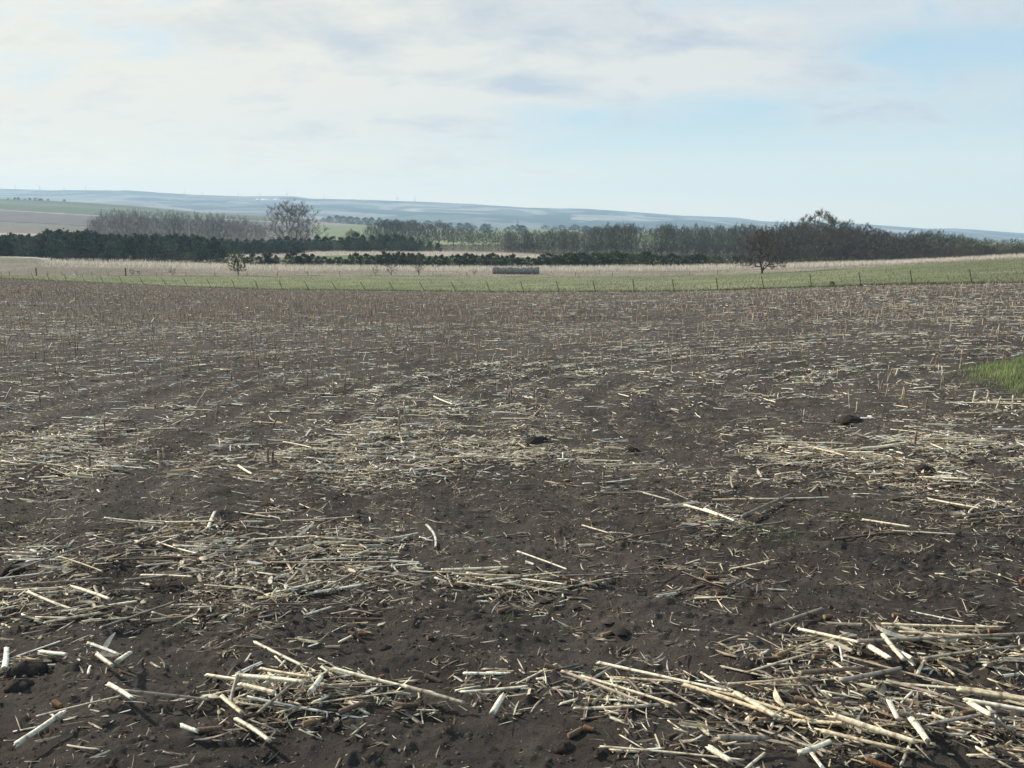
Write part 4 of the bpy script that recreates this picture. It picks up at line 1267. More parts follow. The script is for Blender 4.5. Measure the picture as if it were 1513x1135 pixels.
# --- hand-surveyed pieces: endpoints on the photograph, radius (m), tone, label
SURV = [
    (652, 858, 752, 854, .011, 0, 'long pale cream stalk at the left tip of the centre bunch'),
    (668, 866, 770, 872, .010, 1, 'second cream stalk of the centre bunch, below the first'),
    (676, 873, 745, 882, .008, 0, 'thin cream stalk lowest in the centre bunch'),
    (765, 833, 838, 857, .010, 5, 'slanting pale stalk at the top of the centre bunch'),
    (792, 866, 980, 854, .010, 3, 'very long thin grey stalk running right from the centre bunch'),
    (770, 872, 835, 884, .010, 0, 'short cream stalk under the right side of the centre bunch'),
    (880, 872, 1010, 838, .009, 4, 'long brown stalk rising to the right of the centre bunch'),
    (155, 780, 243, 783, .011, 0, 'straight pale cream stalk along the top edge of the left mat'),
    (245, 782, 318, 789, .011, 1, 'straw stalk continuing right along the top of the left mat'),
    (308, 795, 318, 777, .017, 5, 'short thick whitish chunk standing out at the top of the left mat'),
    (16, 850, 150, 812, .010, 3, 'long grey stalk slanting up at the far left of the mat'),
    (185, 865, 390, 850, .011, 3, 'very long grey stalk lying across the middle of the left mat'),
    (35, 876, 165, 868, .013, 3, 'thick grey stalk at the left edge of the mat'),
    (110, 886, 165, 906, .014, 0, 'thick cream stalk slanting down in the left mat'),
    (210, 855, 285, 866, .011, 0, 'cream stalk in the middle of the left mat'),
    (375, 918, 475, 905, .012, 4, 'brown stalk at the lower right of the left mat'),
    (400, 845, 590, 851, .010, 2, 'long weathered stalk crossing the right end of the left mat'),
    (320, 838, 440, 815, .010, 3, 'grey stalk slanting up through the left mat'),
    (452, 925, 488, 905, .009, 5, 'thin whitish stalk slanting at the right of the left mat'),
    (830, 1015, 960, 1062, .012, 2, 'long weathered stalk slanting down at the left tip of the bottom right heap'),
    (862, 1022, 1000, 1062, .012, 0, 'long pale cream stalk beside the left tip of the bottom right heap'),
    (883, 1000, 1075, 1040, .013, 0, 'longest cream stalk along the top of the bottom right heap'),
    (1010, 1030, 1155, 1078, .015, 1, 'thick cream stalk continuing the top line of the bottom right heap'),
    (1085, 1045, 1145, 1078, .017, 0, 'thick split pale stalk in the middle of the bottom right heap'),
    (1178, 944, 1278, 968, .015, 0, 'jointed cream stalk slanting at the left of the right scatter'),
    (1282, 970, 1312, 1000, .019, 0, 'short thick cream chunk, left one of a pair in the right scatter'),
    (1302, 960, 1332, 1002, .018, 0, 'short thick cream chunk, middle one in the right scatter'),
    (1318, 972, 1347, 1001, .017, 5, 'short thick pale chunk, right one in the right scatter'),
    (1246, 987, 1410, 1027, .009, 2, 'long thin weathered stalk slanting across the right scatter'),
    (1265, 970, 1513, 963, .012, 3, 'very long grey stalk lying level at the right edge'),
    (1302, 945, 1475, 947, .012, 1, 'level straw stalk above the long grey one at the right'),
    (1240, 1036, 1330, 1006, .016, 3, 'thick grey stalk rising to the right below the right scatter'),
    (1138, 932, 1215, 912, .015, 3, 'thick grey stalk lying alone at the upper left of the right scatter'),
    (1180, 1020, 1275, 1012, .017, 4, 'thick brown curved stalk in the right scatter'),
    (1075, 1026, 1195, 1032, .010, 2, 'level weathered stalk between the right scatter and the heap below'),
    (1413, 1040, 1530, 1059, .020, 1, 'thickest yellow stalk entering from the right edge'),
    (1422, 1062, 1525, 1080, .015, 5, 'pale stalk just below the thick yellow one at the right edge'),
    (1430, 1072, 1460, 1098, .018, 0, 'short cream chunk below the yellow stalk at right'),
    (1230, 1082, 1350, 1118, .017, 0, 'long thick cream stalk at the bottom of the right heap'),
    (1215, 1098, 1330, 1122, .014, 1, 'straw stalk just under the thick cream one in the right heap'),
    (1180, 1135, 1228, 1108, .014, 5, 'pale stalk rising from the bottom edge of the right heap'),
    (1345, 1088, 1370, 1122, .018, 0, 'upright thick cream chunk in the right heap'),
    (1060, 1115, 1130, 1112, .018, 3, 'thick dark banded stalk piece at the bottom left of the right heap'),
    (1045, 1128, 1080, 1145, .020, 0, 'thick cream chunk cut by the bottom edge of the photo'),
    (1310, 1070, 1325, 1092, .015, 5, 'small white chunk standing in the right heap'),
    (495, 1010, 640, 1035, .013, 0, 'long cream stalk running right from the bottom heap left of centre'),
    (600, 1028, 685, 1046, .014, 2, 'weathered tapering stalk at the end of the long cream one'),
    (305, 1010, 372, 1028, .014, 0, 'thick cream stalk at the top of the bottom left of centre heap'),
    (350, 1022, 450, 1042, .016, 0, 'thickest jointed cream stalk in the bottom left of centre heap'),
    (355, 1033, 408, 1052, .015, 0, 'cream stalk lower in the bottom left of centre heap'),
    (328, 1046, 358, 1072, .014, 1, 'straw stalk slanting down in the bottom left of centre heap'),
    (350, 1072, 400, 1106, .013, 0, 'cream stalk slanting to the bottom of that heap'),
    (385, 1010, 460, 1028, .011, 1, 'straw stalk at the upper right of the bottom left of centre heap'),
    (460, 1056, 477, 1027, .016, 5, 'pale chunk pointing up right beside the bottom heap'),
    (340, 1055, 352, 1025, .012, 3, 'short grey chunk across the bottom heap'),
    (383, 1075, 430, 1045, .010, 3, 'grey stalk rising right in the bottom heap'),
    (190, 1046, 310, 1042, .012, 3, 'level grey stalk left of the bottom heap'),
    (55, 1066, 180, 1052, .008, 2, 'thin weathered stalk left of the level grey one'),
    (163, 1036, 198, 1059, .014, 0, 'short pale cream piece alone left of the bottom heap'),
    (25, 1113, 95, 1076, .016, 5, 'thick whitish jointed stalk alone at the bottom left'),
    (175, 1006, 193, 980, .017, 5, 'pale stub pointing up at the left above the bottom heap'),
    (145, 992, 168, 1008, .014, 0, 'cream stub slanting down at the left above the bottom heap'),
    (133, 976, 178, 988, .013, 5, 'pale broken stalk end at the left above the bottom heap'),
    (8, 1000, 12, 972, .018, 5, 'thick whitish stub at the left edge beside a dark clod'),
    (62, 975, 100, 985, .014, 0, 'cream stub poking out right of the dark clod at left'),
    (270, 1088, 292, 1095, .014, 5, 'small white chunk at the lower left of the bottom heap'),
    (728, 1060, 743, 1042, .018, 5, 'lone short white chunk on bare soil at the bottom centre'),
    (100, 1113, 148, 1125, .007, 2, 'thin stalk lying alone near the bottom left'),
    (905, 812, 1045, 787, .012, 4, 'long dark brown stalk left of the middle right bunch'),
    (1000, 788, 1062, 775, .010, 3, 'grey stalk of the middle right bunch'),
    (1012, 760, 1062, 782, .013, 0, 'cream stalk slanting down in the middle right bunch'),
    (1040, 768, 1085, 788, .014, 5, 'whitish stalk in the middle right bunch'),
    (1095, 768, 1168, 742, .016, 3, 'thick dark stalk slanting up right of the middle right bunch'),
    (1110, 746, 1225, 738, .010, 0, 'level pale stalk above the thick dark slanting one'),
    (1274, 778, 1344, 793, .012, 0, 'pale crooked stalk alone on bare soil at the right'),
    (1370, 750, 1445, 764, .015, 0, 'thick cream stalk at the right in the middle ground'),
    (1408, 772, 1520, 758, .014, 3, 'thick grey stalk under the cream one at the right'),
    (1322, 671, 1338, 692, .014, 0, 'short cream chunk leaning at the right in the middle ground'),
    (1320, 658, 1470, 663, .012, 0, 'long level cream stalk at the right below the grass patch'),
    (1360, 712, 1430, 720, .012, 0, 'level cream stalk right of centre in the middle ground'),
    (1120, 657, 1260, 661, .010, 1, 'long level straw stalk right of centre'),
    (952, 735, 990, 741, .012, 0, 'small cream piece on bare soil right of centre'),
    (860, 787, 900, 800, .010, 0, 'small slanting cream piece alone on the bare centre soil'),
    (750, 721, 792, 716, .010, 3, 'small grey piece alone on the bare centre soil'),
    (545, 706, 595, 702, .014, 2, 'thick weathered stalk in the centre left residue'),
    (1398, 603, 1520, 607, .013, 0, 'long pale stalk lying just below the grass patch'),
    (1410, 617, 1475, 619, .010, 1, 'straw stalk second below the grass patch'),
    (352, 692, 372, 705, .016, 0, 'pale broken end beside the pair of standing stubs'),
    (33, 694, 100, 699, .012, 0, 'crooked pale stalk at the left in the middle ground'),
    (420, 655, 462, 667, .011, 0, 'cream curved stalk right of the pair of standing stubs'),
    (640, 590, 668, 603, .017, 5, 'thick whitish chunk at the top of the bright centre patch'),
]
N_sing = 0
used_lab = set()
occupied = []
for (xa, ya, xb, yb, r_, tone, lab) in SURV:
    A = pix_ground(xa, ya, True); B = pix_ground(xb, yb, True)
    A = np.array(A); B = np.array(B)
    steep = abs(yb - ya) > abs(xb - xa) * .9
    ln = np.linalg.norm(B - A)
    hz_ = .012 + .05 * float(heap(np.array([(xa + xb) / 2.]), np.array([(ya + yb) / 2.]))[0]) + r_
    ctr = (A + B) / 2
    ang = math.atan2(B[1] - A[1], B[0] - A[0])
    pit = math.atan2(B[2] - A[2], max(math.hypot(B[0] - A[0], B[1] - A[1]), 1e-3))
    if ln > .9: ln = .9
    if steep and ln > .28: ln = .28
    if steep: pit += random.uniform(-.1, .25)
    one = lambda v_: np.array([v_])
    nd = tone in (0, 1, 2, 3, 5)
    v, c, fa = prisms(one(ctr[0]), one(ctr[1]), one(ctr[2] + hz_), one(ang), one(pit), one(ln), one(r_ * .69), one(random.uniform(-.08, .08)),
                      PALETTE[tone][None, :] * np.array([[1.0, .98, .95]]) * random.uniform(1.0, 1.15), ns=11, seg=max(8, int(ln / .011)), nodes=True, flat=one(random.uniform(.6, .95)))
    single('corn_stalk', v[0], c[0], fa, M_stalk, ctr, lab, 'corn stalk', None)

# --- random lying stalks, near
def scatter_stalks(n, y0, y1, gain, long_share):
    x, y, px, py = candidates(n, y0, y1)
    cv = cover(x, y, px, py)
    ok = rng.random(len(x)) < np.clip(cv * gain * np.where(py > 950, 1.9, 1.0), 0, 1) ** 1.15
    x, y, px, py, cv = x[ok], y[ok], px[ok], py[ok], cv[ok]
    n = len(x)
    hp = heap(px, py)
    lg = rng.random(n) < long_share
    ln = np.where(lg, .15 + .38 * rng.random(n) ** 1.6, rng.gamma(2.2, .026, n) + .025)
    rad = np.where(lg, rng.uniform(.0040, .0098, n), rng.uniform(.0018, .0085, n) * rng.uniform(.6, 1.1, n))
    # direction: mostly across the view near by, round the rows farther out; tilted in the bottom right heap
    tang = np.arctan2(x - C0[0], -(y - C0[1]))
    base = np.where(rng.random(n) < np.clip((y - 8) / 14, 0, .75), tang, rng.normal(.06, .28, n))
    tilt = np.where((px > 820) & (py > 1000), -.55, 0) + np.where((px > 250) & (px < 470) & (py > 990), -.5, 0) + np.where((px < 520) & (py > 770) & (py < 950), .14, 0)
    ang = base + tilt + rng.normal(0, .32, n)
    rnd = rng.random(n) < np.where(lg, .18, .60)
    ang = np.where(rnd, rng.uniform(-math.pi, math.pi, n), ang)
    pale_w = np.clip(np.where((py > 960) & (px > 250), .50, .12) + .25 * ((px < 600) & (py > 760) & (py < 950)) + .35 * hp * (py < 720) + .5 * (py < 700), 0, 1)
    boost = np.where(py < 720, 1.30, 1.0)[:, None]
    col, k = pick_col(n, pale_w)
    col = col * boost
    z = ground(x, y, True)
    dz_ = (ground(x + np.cos(ang) * .05, y + np.sin(ang) * .05, False) - ground(x - np.cos(ang) * .05, y - np.sin(ang) * .05, False)) / .10
    lay = hp * rng.random(n) ** 1.5 * .045
    pit = np.arctan(dz_) + rng.normal(0, .05, n) * (1 + 2.0 * hp) * np.where(lg, .5, 1.6)
    zc = z + rad * .45 + lay + np.abs(np.sin(pit)) * ln * .15
    return x, y, px, py, zc, ang, pit, ln, rad, col, k, lg


x, y, px, py, zc, ang, pit, ln, rad, col, k, lg = scatter_stalks(30000, 2.6, 9.5, .80, .11)
n = len(x)
order = np.argsort(-(ln * rad ** .3 / y))
topn = order[:215]; rest = order[215:]
v, c, fa = prisms(x, y, zc, ang, pit, ln, rad, rng.normal(0, .07, n), col, ns=5, seg=5, flat=rng.uniform(.35, .9, n))
T_ = topn
vt, ct, fat = prisms(x[T_], y[T_], zc[T_], ang[T_], pit[T_], ln[T_], rad[T_], rng.normal(0, .07, len(T_)), col[T_], ns=8, seg=24, flat=rng.uniform(.4, .9, len(T_)))
vs, cs_, fs = prisms(x, y, zc, ang, pit, ln, rad * 1.15, rng.normal(0, .10, n), col * 1.05, ns=5, seg=6, arc=rng.uniform(2.0, 4.2, n), nodes=False)
ctr = np.stack([x, y, zc], -1)
for q_, i in enumerate(topn):
    where, grp = place_lab(px[i], py[i])
    t = TONES[k[i]]; size = 'long' if ln[i] > .38 else 'mid-length'
    single('corn_stalk', vt[q_], ct[q_], fat, M_stalk, ctr[i], f'{size} {t} corn stalk {where}', 'corn stalk', f'{size} {t} stalks, {grp}')
split = rng.random(n) < .38
r1 = rest[~split[rest]]; r2 = rest[split[rest]]
join('stalk_litter', v[r1], c[r1], fa, M_stalk, True, 'broken pieces of corn stalk littering the near soil')
join('split_stalk_litter', vs[r2], cs_[r2], fs, M_husk, False, 'split and shredded corn stalk rind littering the near soil')
print('near stalks', n, len(r1), len(r2))

# chips and short shards filling the heaps
x, y, px, py = candidates(110000, 2.6, 9.5)
hp = heap(px, py)
ok = rng.random(len(x)) < np.clip(hp * .62 * np.where(py > 950, 2.0, .9) * cover(x, y, px, py), 0, 1)
x, y, px, py, hp = x[ok], y[ok], px[ok], py[ok], hp[ok]; n = len(x)
col, k = pick_col(n, np.clip(.15 + .4 * (py > 950), 0, 1) * np.ones(n))
ln = rng.gamma(2.0, .013, n) + .012
v, c, fa = prisms(x, y, ground(x, y, True) + .004 + hp * rng.random(n) * .03, rng.uniform(-math.pi, math.pi, n), rng.normal(0, .25, n), ln, rng.uniform(.0015, .0075, n), rng.normal(0, .1, n), col, ns=4, seg=2, arc=rng.uniform(1.0, 3.2, n), nodes=False)
join('stalk_chips', v, c, fa, M_husk, False, 'short shards and chips of stalk among the heaps')
print('chips', n)

# --- middle distance
x, y, px, py, zc, ang, pit, ln, rad, col, k, lg = scatter_stalks(110000, 9.3, 32.0, .95, .13)
n = len(x)
v, c, fa = prisms(x, y, zc, ang, pit, ln * .72, rad * 1.15, rng.normal(0, .08, n), col, ns=3, seg=2, nodes=False, caps=False)
join('stalk_litter', v, c, fa, M_stalk, False, 'corn stalk litter over the middle of the field')
print('mid stalks', n)
# --- far
x, y, px, py, zc, ang, pit, ln, rad, col, k, lg = scatter_stalks(230000, 31.0, 150.0, .85, .20)
keep = rng.random(len(x)) < np.where(px < 700, .55, .9)
x, y, px, py, zc, ang, pit, ln, rad, col, k = [q[keep] for q in (x, y, px, py, zc, ang, pit, ln, rad, col, k)]
n = len(x)
v, c, fa = prisms(x, y, zc + .01, ang, pit, ln * 1.0, rad * 1.9, rng.normal(0, .08, n), col, ns=3, seg=1, nodes=False, caps=False)
join('stalk_litter', v, c, fa, M_stalk, False, 'fine corn stalk litter in the far part of the field')
print('far stalks', n)


# --- husk and leaf ribbons
def ribbons(x, y, z, ang, ln, wd, col, seg=4, curl=None, rise=None):
    n = len(x); nr = seg + 1
    t = np.linspace(0, 1, nr)
    curl = rng.normal(0, .38, n) if curl is None else curl
    rise = np.abs(rng.normal(0, .14, n)) if rise is None else rise
    a = ang[:, None] + curl[:, None] * (t[None, :] - .5)
    step = (ln / seg)[:, None]
    dx_ = np.cumsum(np.cos(a) * step, 1) - np.cos(a[:, :1]) * step; dy_ = np.cumsum(np.sin(a) * step, 1) - np.sin(a[:, :1]) * step
    zz = z[:, None] + .004 + (t[None, :] ** rng.uniform(.8, 2.2, n)[:, None]) * (rise * ln)[:, None] * .8
    p = np.stack([x[:, None] + dx_, y[:, None] + dy_, zz], -1)
    w = wd[:, None] * np.sin((t[None, :] * .86 + .12) * math.pi) ** .6
    tw = rng.uniform(-1, 1, n)[:, None] + rng.normal(0, 1.2, n)[:, None] * t[None, :]
    s_ = np.stack([-np.sin(a) * np.cos(tw), np.cos(a) * np.cos(tw), np.sin(tw) * .9], -1) * w[..., None]
    v = np.stack([p - s_, p + s_], 2)
    v[..., 2] = np.maximum(v[..., 2], z[:, None, None] + .001)
    v = v.reshape(n, nr * 2, 3)
    i = np.arange(seg) * 2
    f = np.stack([i, i + 1, i + 3, i + 2], -1)
    c = np.broadcast_to(col[:, None, :], (n, nr * 2, 3)) * rng.uniform(.85, 1.1, (n, nr * 2, 1))
    return v, c, [f]


HUSK = np.array([(.60, .53, .41), (.42, .355, .26), (.26, .215, .16), (.15, .12, .09), (.74, .69, .58)])


def husk_col(n, w=(.15, .20, .27, .30, .08)):
    return HUSK[rng.choice(5, n, p=w)] * rng.uniform(.75, 1.2, n)[:, None]


x, y, px, py = candidates(85000, 2.6, 10.0)
cv = cover(x, y, px, py)
rho = rho_of(x, y); rowm = np.clip(np.cos(rho * 2 * math.pi / .76) * 1.8 - .7, 0, 1)
ok = rng.random(len(x)) < np.clip(.05 + cv * .55 + rowm * .33, 0, 1)
x, y, px, py = x[ok], y[ok], px[ok], py[ok]; n = len(x)
z = ground(x, y, True) + heap(px, py) * rng.random(n) * .03
v, c, f = ribbons(x, y, z, rng.uniform(-math.pi, math.pi, n), rng.gamma(1.6, .020, n) + .010, rng.uniform(.0008, .0042, n), husk_col(n))
sz = rng.random(n)
join('husk_litter', v, c, f, M_husk, True, 'shredded husks and leaf strips on the near soil')
print('near husk', n)
x, y, px, py = candidates(130000, 9.8, 40.0)
cv = cover(x, y, px, py)
rho = rho_of(x, y); rowm = np.clip(np.cos(rho * 2 * math.pi / .76) * 1.8 - .7, 0, 1)
ok = rng.random(len(x)) < np.clip(.04 + cv * .40 + rowm * .20, 0, 1)
x, y, px, py = x[ok], y[ok], px[ok], py[ok]; n = len(x)
v, c, f = ribbons(x, y, ground(x, y, True), rng.uniform(-math.pi, math.pi, n), rng.gamma(2.4, .035, n) + .03, rng.uniform(.003, .010, n), husk_col(n), seg=2)
join('husk_litter', v, c, f, M_husk, True, 'husk and leaf litter over the middle of the field')
print('mid husk', n)

# large torn leaves, each a thing
x, y, px, py = candidates(6000, 2.6, 7.5)
ok = (heap(px, py) * rng.random(len(x)) > .42) & (px > 0) & (px < W0) & (py < H0)
x, y, px, py = x[ok][:130], y[ok][:130], px[ok][:130], py[ok][:130]; n = len(x)
hc = husk_col(n, (.34, .26, .18, .08, .14)); z = ground(x, y, True) + .012 + heap(px, py) * rng.random(n) * .03
v, c, f = ribbons(x, y, z, rng.uniform(-math.pi, math.pi, n), rng.uniform(.07, .20, n), rng.uniform(.006, .014, n), hc, seg=9, curl=rng.normal(0, .8, n), rise=np.abs(rng.normal(0, .12, n)))
for i in range(n):
    where, grp = place_lab(px[i], py[i]); t = 'pale' if hc[i, 0] > .38 else 'brown'
    single('corn_husk', v[i], c[i], f, M_husk, (x[i], y[i], z[i]), f'{t} torn corn leaf {where}', 'corn leaf', f'{t} torn leaves, {grp}')

# tufts of root crowns and leaf bases standing along the rows
tx, ty = [], []
rr = np.arange(2.5, 17, .76)
for r_ in rr:
    m = int(2 * math.pi * r_ / .19); a = (np.arange(m) + rng.uniform(-.3, .3, m)) / m * 2 * math.pi
    tx.append(C0[0] + np.cos(a) * (r_ + rng.normal(0, .02, m))); ty.append(C0[1] + np.sin(a) * (r_ + rng.normal(0, .02, m)))
tx, ty = np.concatenate(tx), np.concatenate(ty)
pxx, pyy = project(tx, ty, ground(tx, ty, False))
ok = (ty > 3) & (ty < 14) & (pxx > -40) & (pxx < W0 + 40) & (pyy < H0 + 40) & (rng.random(len(tx)) < .8) & (fbm(tx * .9, ty * .9, 2, 300) > .40)
ok &= ~island(tx, ty, 1.02)
tx, ty = tx[ok], ty[ok]
k_ = 16
X = np.repeat(tx, k_) + rng.normal(0, .03, len(tx) * k_); Y = np.repeat(ty, k_) + rng.normal(0, .03, len(tx) * k_)
n = len(X)
v, c, f = ribbons(X, Y, ground(X, Y, True), rng.uniform(-math.pi, math.pi, n), rng.uniform(.02, .085, n), rng.uniform(.0012, .0045, n), husk_col(n, (.26, .34, .24, .12, .04)), seg=4, curl=rng.normal(0, .6, n), rise=rng.uniform(.1, .6, n))
join('root_crown_tufts', v, c, f, M_husk, True, 'frayed leaf bases and roots along the old corn rows')

# chaff
x, y, px, py = candidates(130000, 2.6, 14.0)
cv = cover(x, y, px, py)
ok = rng.random(len(x)) < np.clip(.16 + cv * .5, 0, 1)
x, y = x[ok], y[ok]; n = len(x)
z = ground(x, y, True); s = rng.uniform(.0018, .006, n) * (1 + y * .05); a = rng.random(n) * 6.28; as_ = rng.uniform(.25, 1, n)
e1 = np.stack([np.cos(a), np.sin(a), rng.normal(0, .4, n)], -1) * s[:, None]; e2 = np.stack([-np.sin(a), np.cos(a), rng.normal(0, .4, n)], -1) * (s * as_)[:, None]
p = np.stack([x, y, z + .003], -1)
v = np.stack([p - e1, p + e2, p + e1, p - e2], 1)
c = np.repeat(husk_col(n)[:, None, :], 4, 1)
join('chaff', v, c, [np.array([[0, 1, 2, 3]])], M_husk, False, 'small flakes of chaff on the soil')
print('chaff', n)

# --- soil crumbs
ico_v = np.array([(0, 0, 1), (.94, 0, .25), (.29, .9, .25), (-.76, .55, .2), (-.76, -.55, .3), (.29, -.9, .2), (.0, .0, -.8)], float)
ico_f = np.array([(0, 1, 2), (0, 2, 3), (0, 3, 4), (0, 4, 5), (0, 5, 1), (6, 2, 1), (6, 3, 2), (6, 4, 3), (6, 5, 4), (6, 1, 5)])


def lumps(x, y, s, col, sink=.25, f_=None):
    n = len(x)
    a = rng.random(n) * 6.28; ca, sa = np.cos(a), np.sin(a)
    q = ico_v[None] * (1 + rng.normal(0, .18, (n, 7, 1))) * np.array([1, 1, .7]) * s[:, None, None]
    v = np.stack([q[..., 0] * ca[:, None] - q[..., 1] * sa[:, None] * .8, q[..., 0] * sa[:, None] + q[..., 1] * ca[:, None] * .8, q[..., 2]], -1)
    v += np.stack([x, y, ground(x, y, True) + s * sink], -1)[:, None, :]
    return v, np.repeat(col[:, None, :], 7, 1), [ico_f[:5]]


x, y, px, py = candidates(31000, 2.6, 9.0)
n = len(x)
s = .002 + rng.gamma(1.3, .0026, n)
v, c, f = lumps(x, y, s, mixc(n, (.038, .033, .030), (.085, .073, .064)))
join('soil_crumbs', v, c, f, M_crumb, False, 'loose crumbs of dark soil')
x, y, px, py = candidates(2600, 2.6, 11.0)
ok = fbm(x * 1.5, y * 1.5, 3, 404) > .48
x, y = x[ok], y[ok]; n = len(x)
v, c, f = lumps(x, y, .008 + rng.gamma(1.2, .006, n), mixc(n, (.040, .033, .029), (.075, .062, .053)), .1)
join('small_clods', v, c, f, M_crumb, False, 'small broken clods of dark soil')

# clods, each a thing
def clod_mesh(seed, r, flat=.6, frag=True):
    R = np.random.default_rng(seed)
    nu, nv_ = 22, 14
    u = np.linspace(0, 2 * math.pi, nu, endpoint=False); w = np.linspace(.0, math.pi * .62, nv_)
    U, Wg = np.meshgrid(u, w)
    rad_ = 1 + .55 * (fbm(np.cos(U) * 1.6 + 9 + Wg, np.sin(U) * 1.6 + seed * 3.1, 4, seed, .65) - .5) + .25 * (fbm(np.cos(U) * 7 + Wg * 3, np.sin(U) * 7 + seed, 2, seed + 7) - .5)
    X = np.cos(U) * np.sin(Wg) * rad_ * r; Y = np.sin(U) * np.sin(Wg) * rad_ * r * .8; Z = np.cos(Wg) * rad_ * r * flat
    V = np.stack([X, Y, Z], -1).reshape(-1, 3)
    i = np.arange(nv_ - 1)[:, None] * nu; k = np.arange(nu)[None, :]; k2 = (k + 1) % nu
    Fq = np.stack([i + k, i + nu + k, i + nu + k2, i + k2], -1).reshape(-1, 4)
    c = np.tile(np.array([.032, .026, .023]), (len(V), 1)) * R.uniform(.7, 1.5, (len(V), 1))
    return mesh_arrays('clod', V, [Fq], c)


for px_, py_, r_, lab in [(42, 992, .085, 'largest dark soil clod at the left edge beside white stalk stubs'), (30, 1015, .06, 'flat dark soil clod just below the largest one at the left edge'),
                          (790, 660, .10, 'dark clod cluster at the right end of the bright centre patch'), (933, 668, .07, 'small dark clod right of centre in the middle ground'), (1258, 624, .13, 'dark long clod in the right middle ground below the grass patch'),
                          (397, 748, .06, 'dark clod on the bare soil left of centre'), (18, 838, .07, 'dark clod at the left edge of the stalk mat'), (415, 820, .05, 'dark lump within the right part of the left stalk mat'),
                          (480, 815, .055, 'dark lump at the right end of the left stalk mat'), (1365, 700, .09, 'rough dark clod among the right middle residue'), (570, 955, .03, 'small rusty brown lump on the bare soil left of centre'),
                          (832, 1100, .045, 'low dark lump on bare soil near the bottom centre'), (800, 655, .06, 'smaller dark clod just right of the centre clod cluster')]:
    x_, y_, z_ = pix_ground(px_, py_)
    o = put('soil_clod', clod_mesh(int(px_), r_), M_crumb, None, (x_, y_, z_ - r_ * .05)); tag(o, lab, 'soil clod', None)


# corn cobs
def cob_mesh(seed, L_, r_):
    R = random.Random(seed); V, Fq, Cc = [], [], []
    nr, ns = 22, 14
    base = R.choice([(.19, .105, .062), (.17, .12, .085), (.23, .16, .10), (.12, .085, .062)])
    for i in range(nr):
        t = i / (nr - 1)
        rr = r_ * (1 - .28 * t) * (1 if 0 < i < nr - 1 else .75)
        for k in range(ns):
            a = 2 * math.pi * (k + .5 * (i % 2)) / ns
            b = 1.10 if (i + k) % 2 else .90
            q = rr * b * R.uniform(.97, 1.03)
            V.append((t * L_ - L_ / 2, math.cos(a) * q, math.sin(a) * q))
            j = R.uniform(.8, 1.2) * (1.15 if b > 1 else .7); Cc.append((base[0] * j, base[1] * j, base[2] * j))
    for i in range(nr - 1):
        for k in range(ns):
            k2 = (k + 1) % ns
            Fq.append((i * ns + k, i * ns + k2, (i + 1) * ns + k2, (i + 1) * ns + k))
    n0 = len(V)
    V += [(-L_ / 2 + .003, 0, 0), (L_ / 2 - .003, 0, 0)]; Cc += [(.36, .27, .18)] * 2
    tri = [((k + 1) % ns, k, n0) for k in range(ns)] + [((nr - 1) * ns + k, (nr - 1) * ns + (k + 1) % ns, n0 + 1) for k in range(ns)]
    return mesh_arrays('corn_cob', np.array(V), [np.array(Fq), np.array(tri)], np.array(Cc), True)


COBS = [(815, 998, .075, 'orange brown cob piece alone on bare soil above the bottom right heap'), (1052, 860, .085, 'reddish cob piece left of the bare soil in the right middle ground'), (870, 1083, .05, 'short orange cob stub on the soil left of the bottom right heap'),
        (850, 1084, .08, 'brown cob lying against the short orange stub'), (745, 909, .09, 'brown cob piece on bare soil below the centre bunch'), (898, 939, .09, 'dark brown cob at the lower right of the centre bunch'),
        (86, 1049, .06, 'rounded orange cob end at the lower left'), (458, 1080, .06, 'orange cob end at the right of the bottom heap left of centre'), (310, 1085, .11, 'long dark brown cob in the bottom heap left of centre'),
        (520, 940, .05, 'pale knobbly cob end on the soil left of centre, left one'), (536, 938, .05, 'pale knobbly cob end on the soil left of centre, right one'), (1408, 930, .09, 'brown cob at the top right of the right scatter'), (1435, 927, .06, 'small brown cob right of the larger one in the right scatter'),
        (1222, 918, .05, 'pale cob end above the right scatter'), (1325, 918, .055, 'rusty cob end at the top of the right scatter'), (1460, 957, .09, 'rusty cob among stalks near the right edge'), (1160, 980, .13, 'long dark brown cob at the left of the right scatter'),
        (1065, 879, .06, 'pale brown cob end among fine litter right of centre'), (850, 876, .05, 'cob end standing right of the centre bunch'), (835, 871, .04, 'small round cob end in the centre bunch'), (877, 872, .05, 'rusty cob end right of the centre bunch'),
        (635, 950, .035, 'tiny rusty cob end on bare soil left of centre'), (1210, 985, .08, 'brown cob in the middle of the right scatter'), (1350, 985, .05, 'rounded pale cob end in the right scatter'), (640, 1000, .10, 'brown cob above the long cream stalk at the bottom'), (600, 1050, .12, 'dark brown cob below the long cream stalk at the bottom'),
        (520, 1062, .12, 'dark cob right of the bottom heap left of centre'), (1430, 1075, .10, 'orange brown cob below the thick yellow stalk at right'), (1300, 1130, .11, 'orange cob at the bottom edge in the right heap'), (1470, 930, .07, 'brown cob near the right edge above the right scatter'), (1135, 868, .04, 'tiny cob end on the right middle soil'), (1512, 852, .06, 'tan cob end at the right edge of the photo'),
        (560, 1002, .06, 'dark cob above the long cream stalk, left one'), (1190, 1053, .10, 'brown cob within the upper part of the right heap'), (1290, 995, .05, 'rusty cob end among the thick cream chunks')]
for i, (px_, py_, L_, lab) in enumerate(COBS):
    x_, y_, z_ = pix_ground(px_, py_)
    r_ = random.uniform(.0105, .0130)
    o = put('corn_cob', cob_mesh(i, L_ * .85, r_), M_cob, None, (x_, y_, z_ + r_ * .85 + .03 * float(heap(np.array([px_ * 1.]), np.array([py_ * 1.]))[0])))
    o.rotation_euler = (random.uniform(0, 6), random.uniform(-.15, .15), random.uniform(-.7, .7)); tag(o, lab, 'corn cob', None)

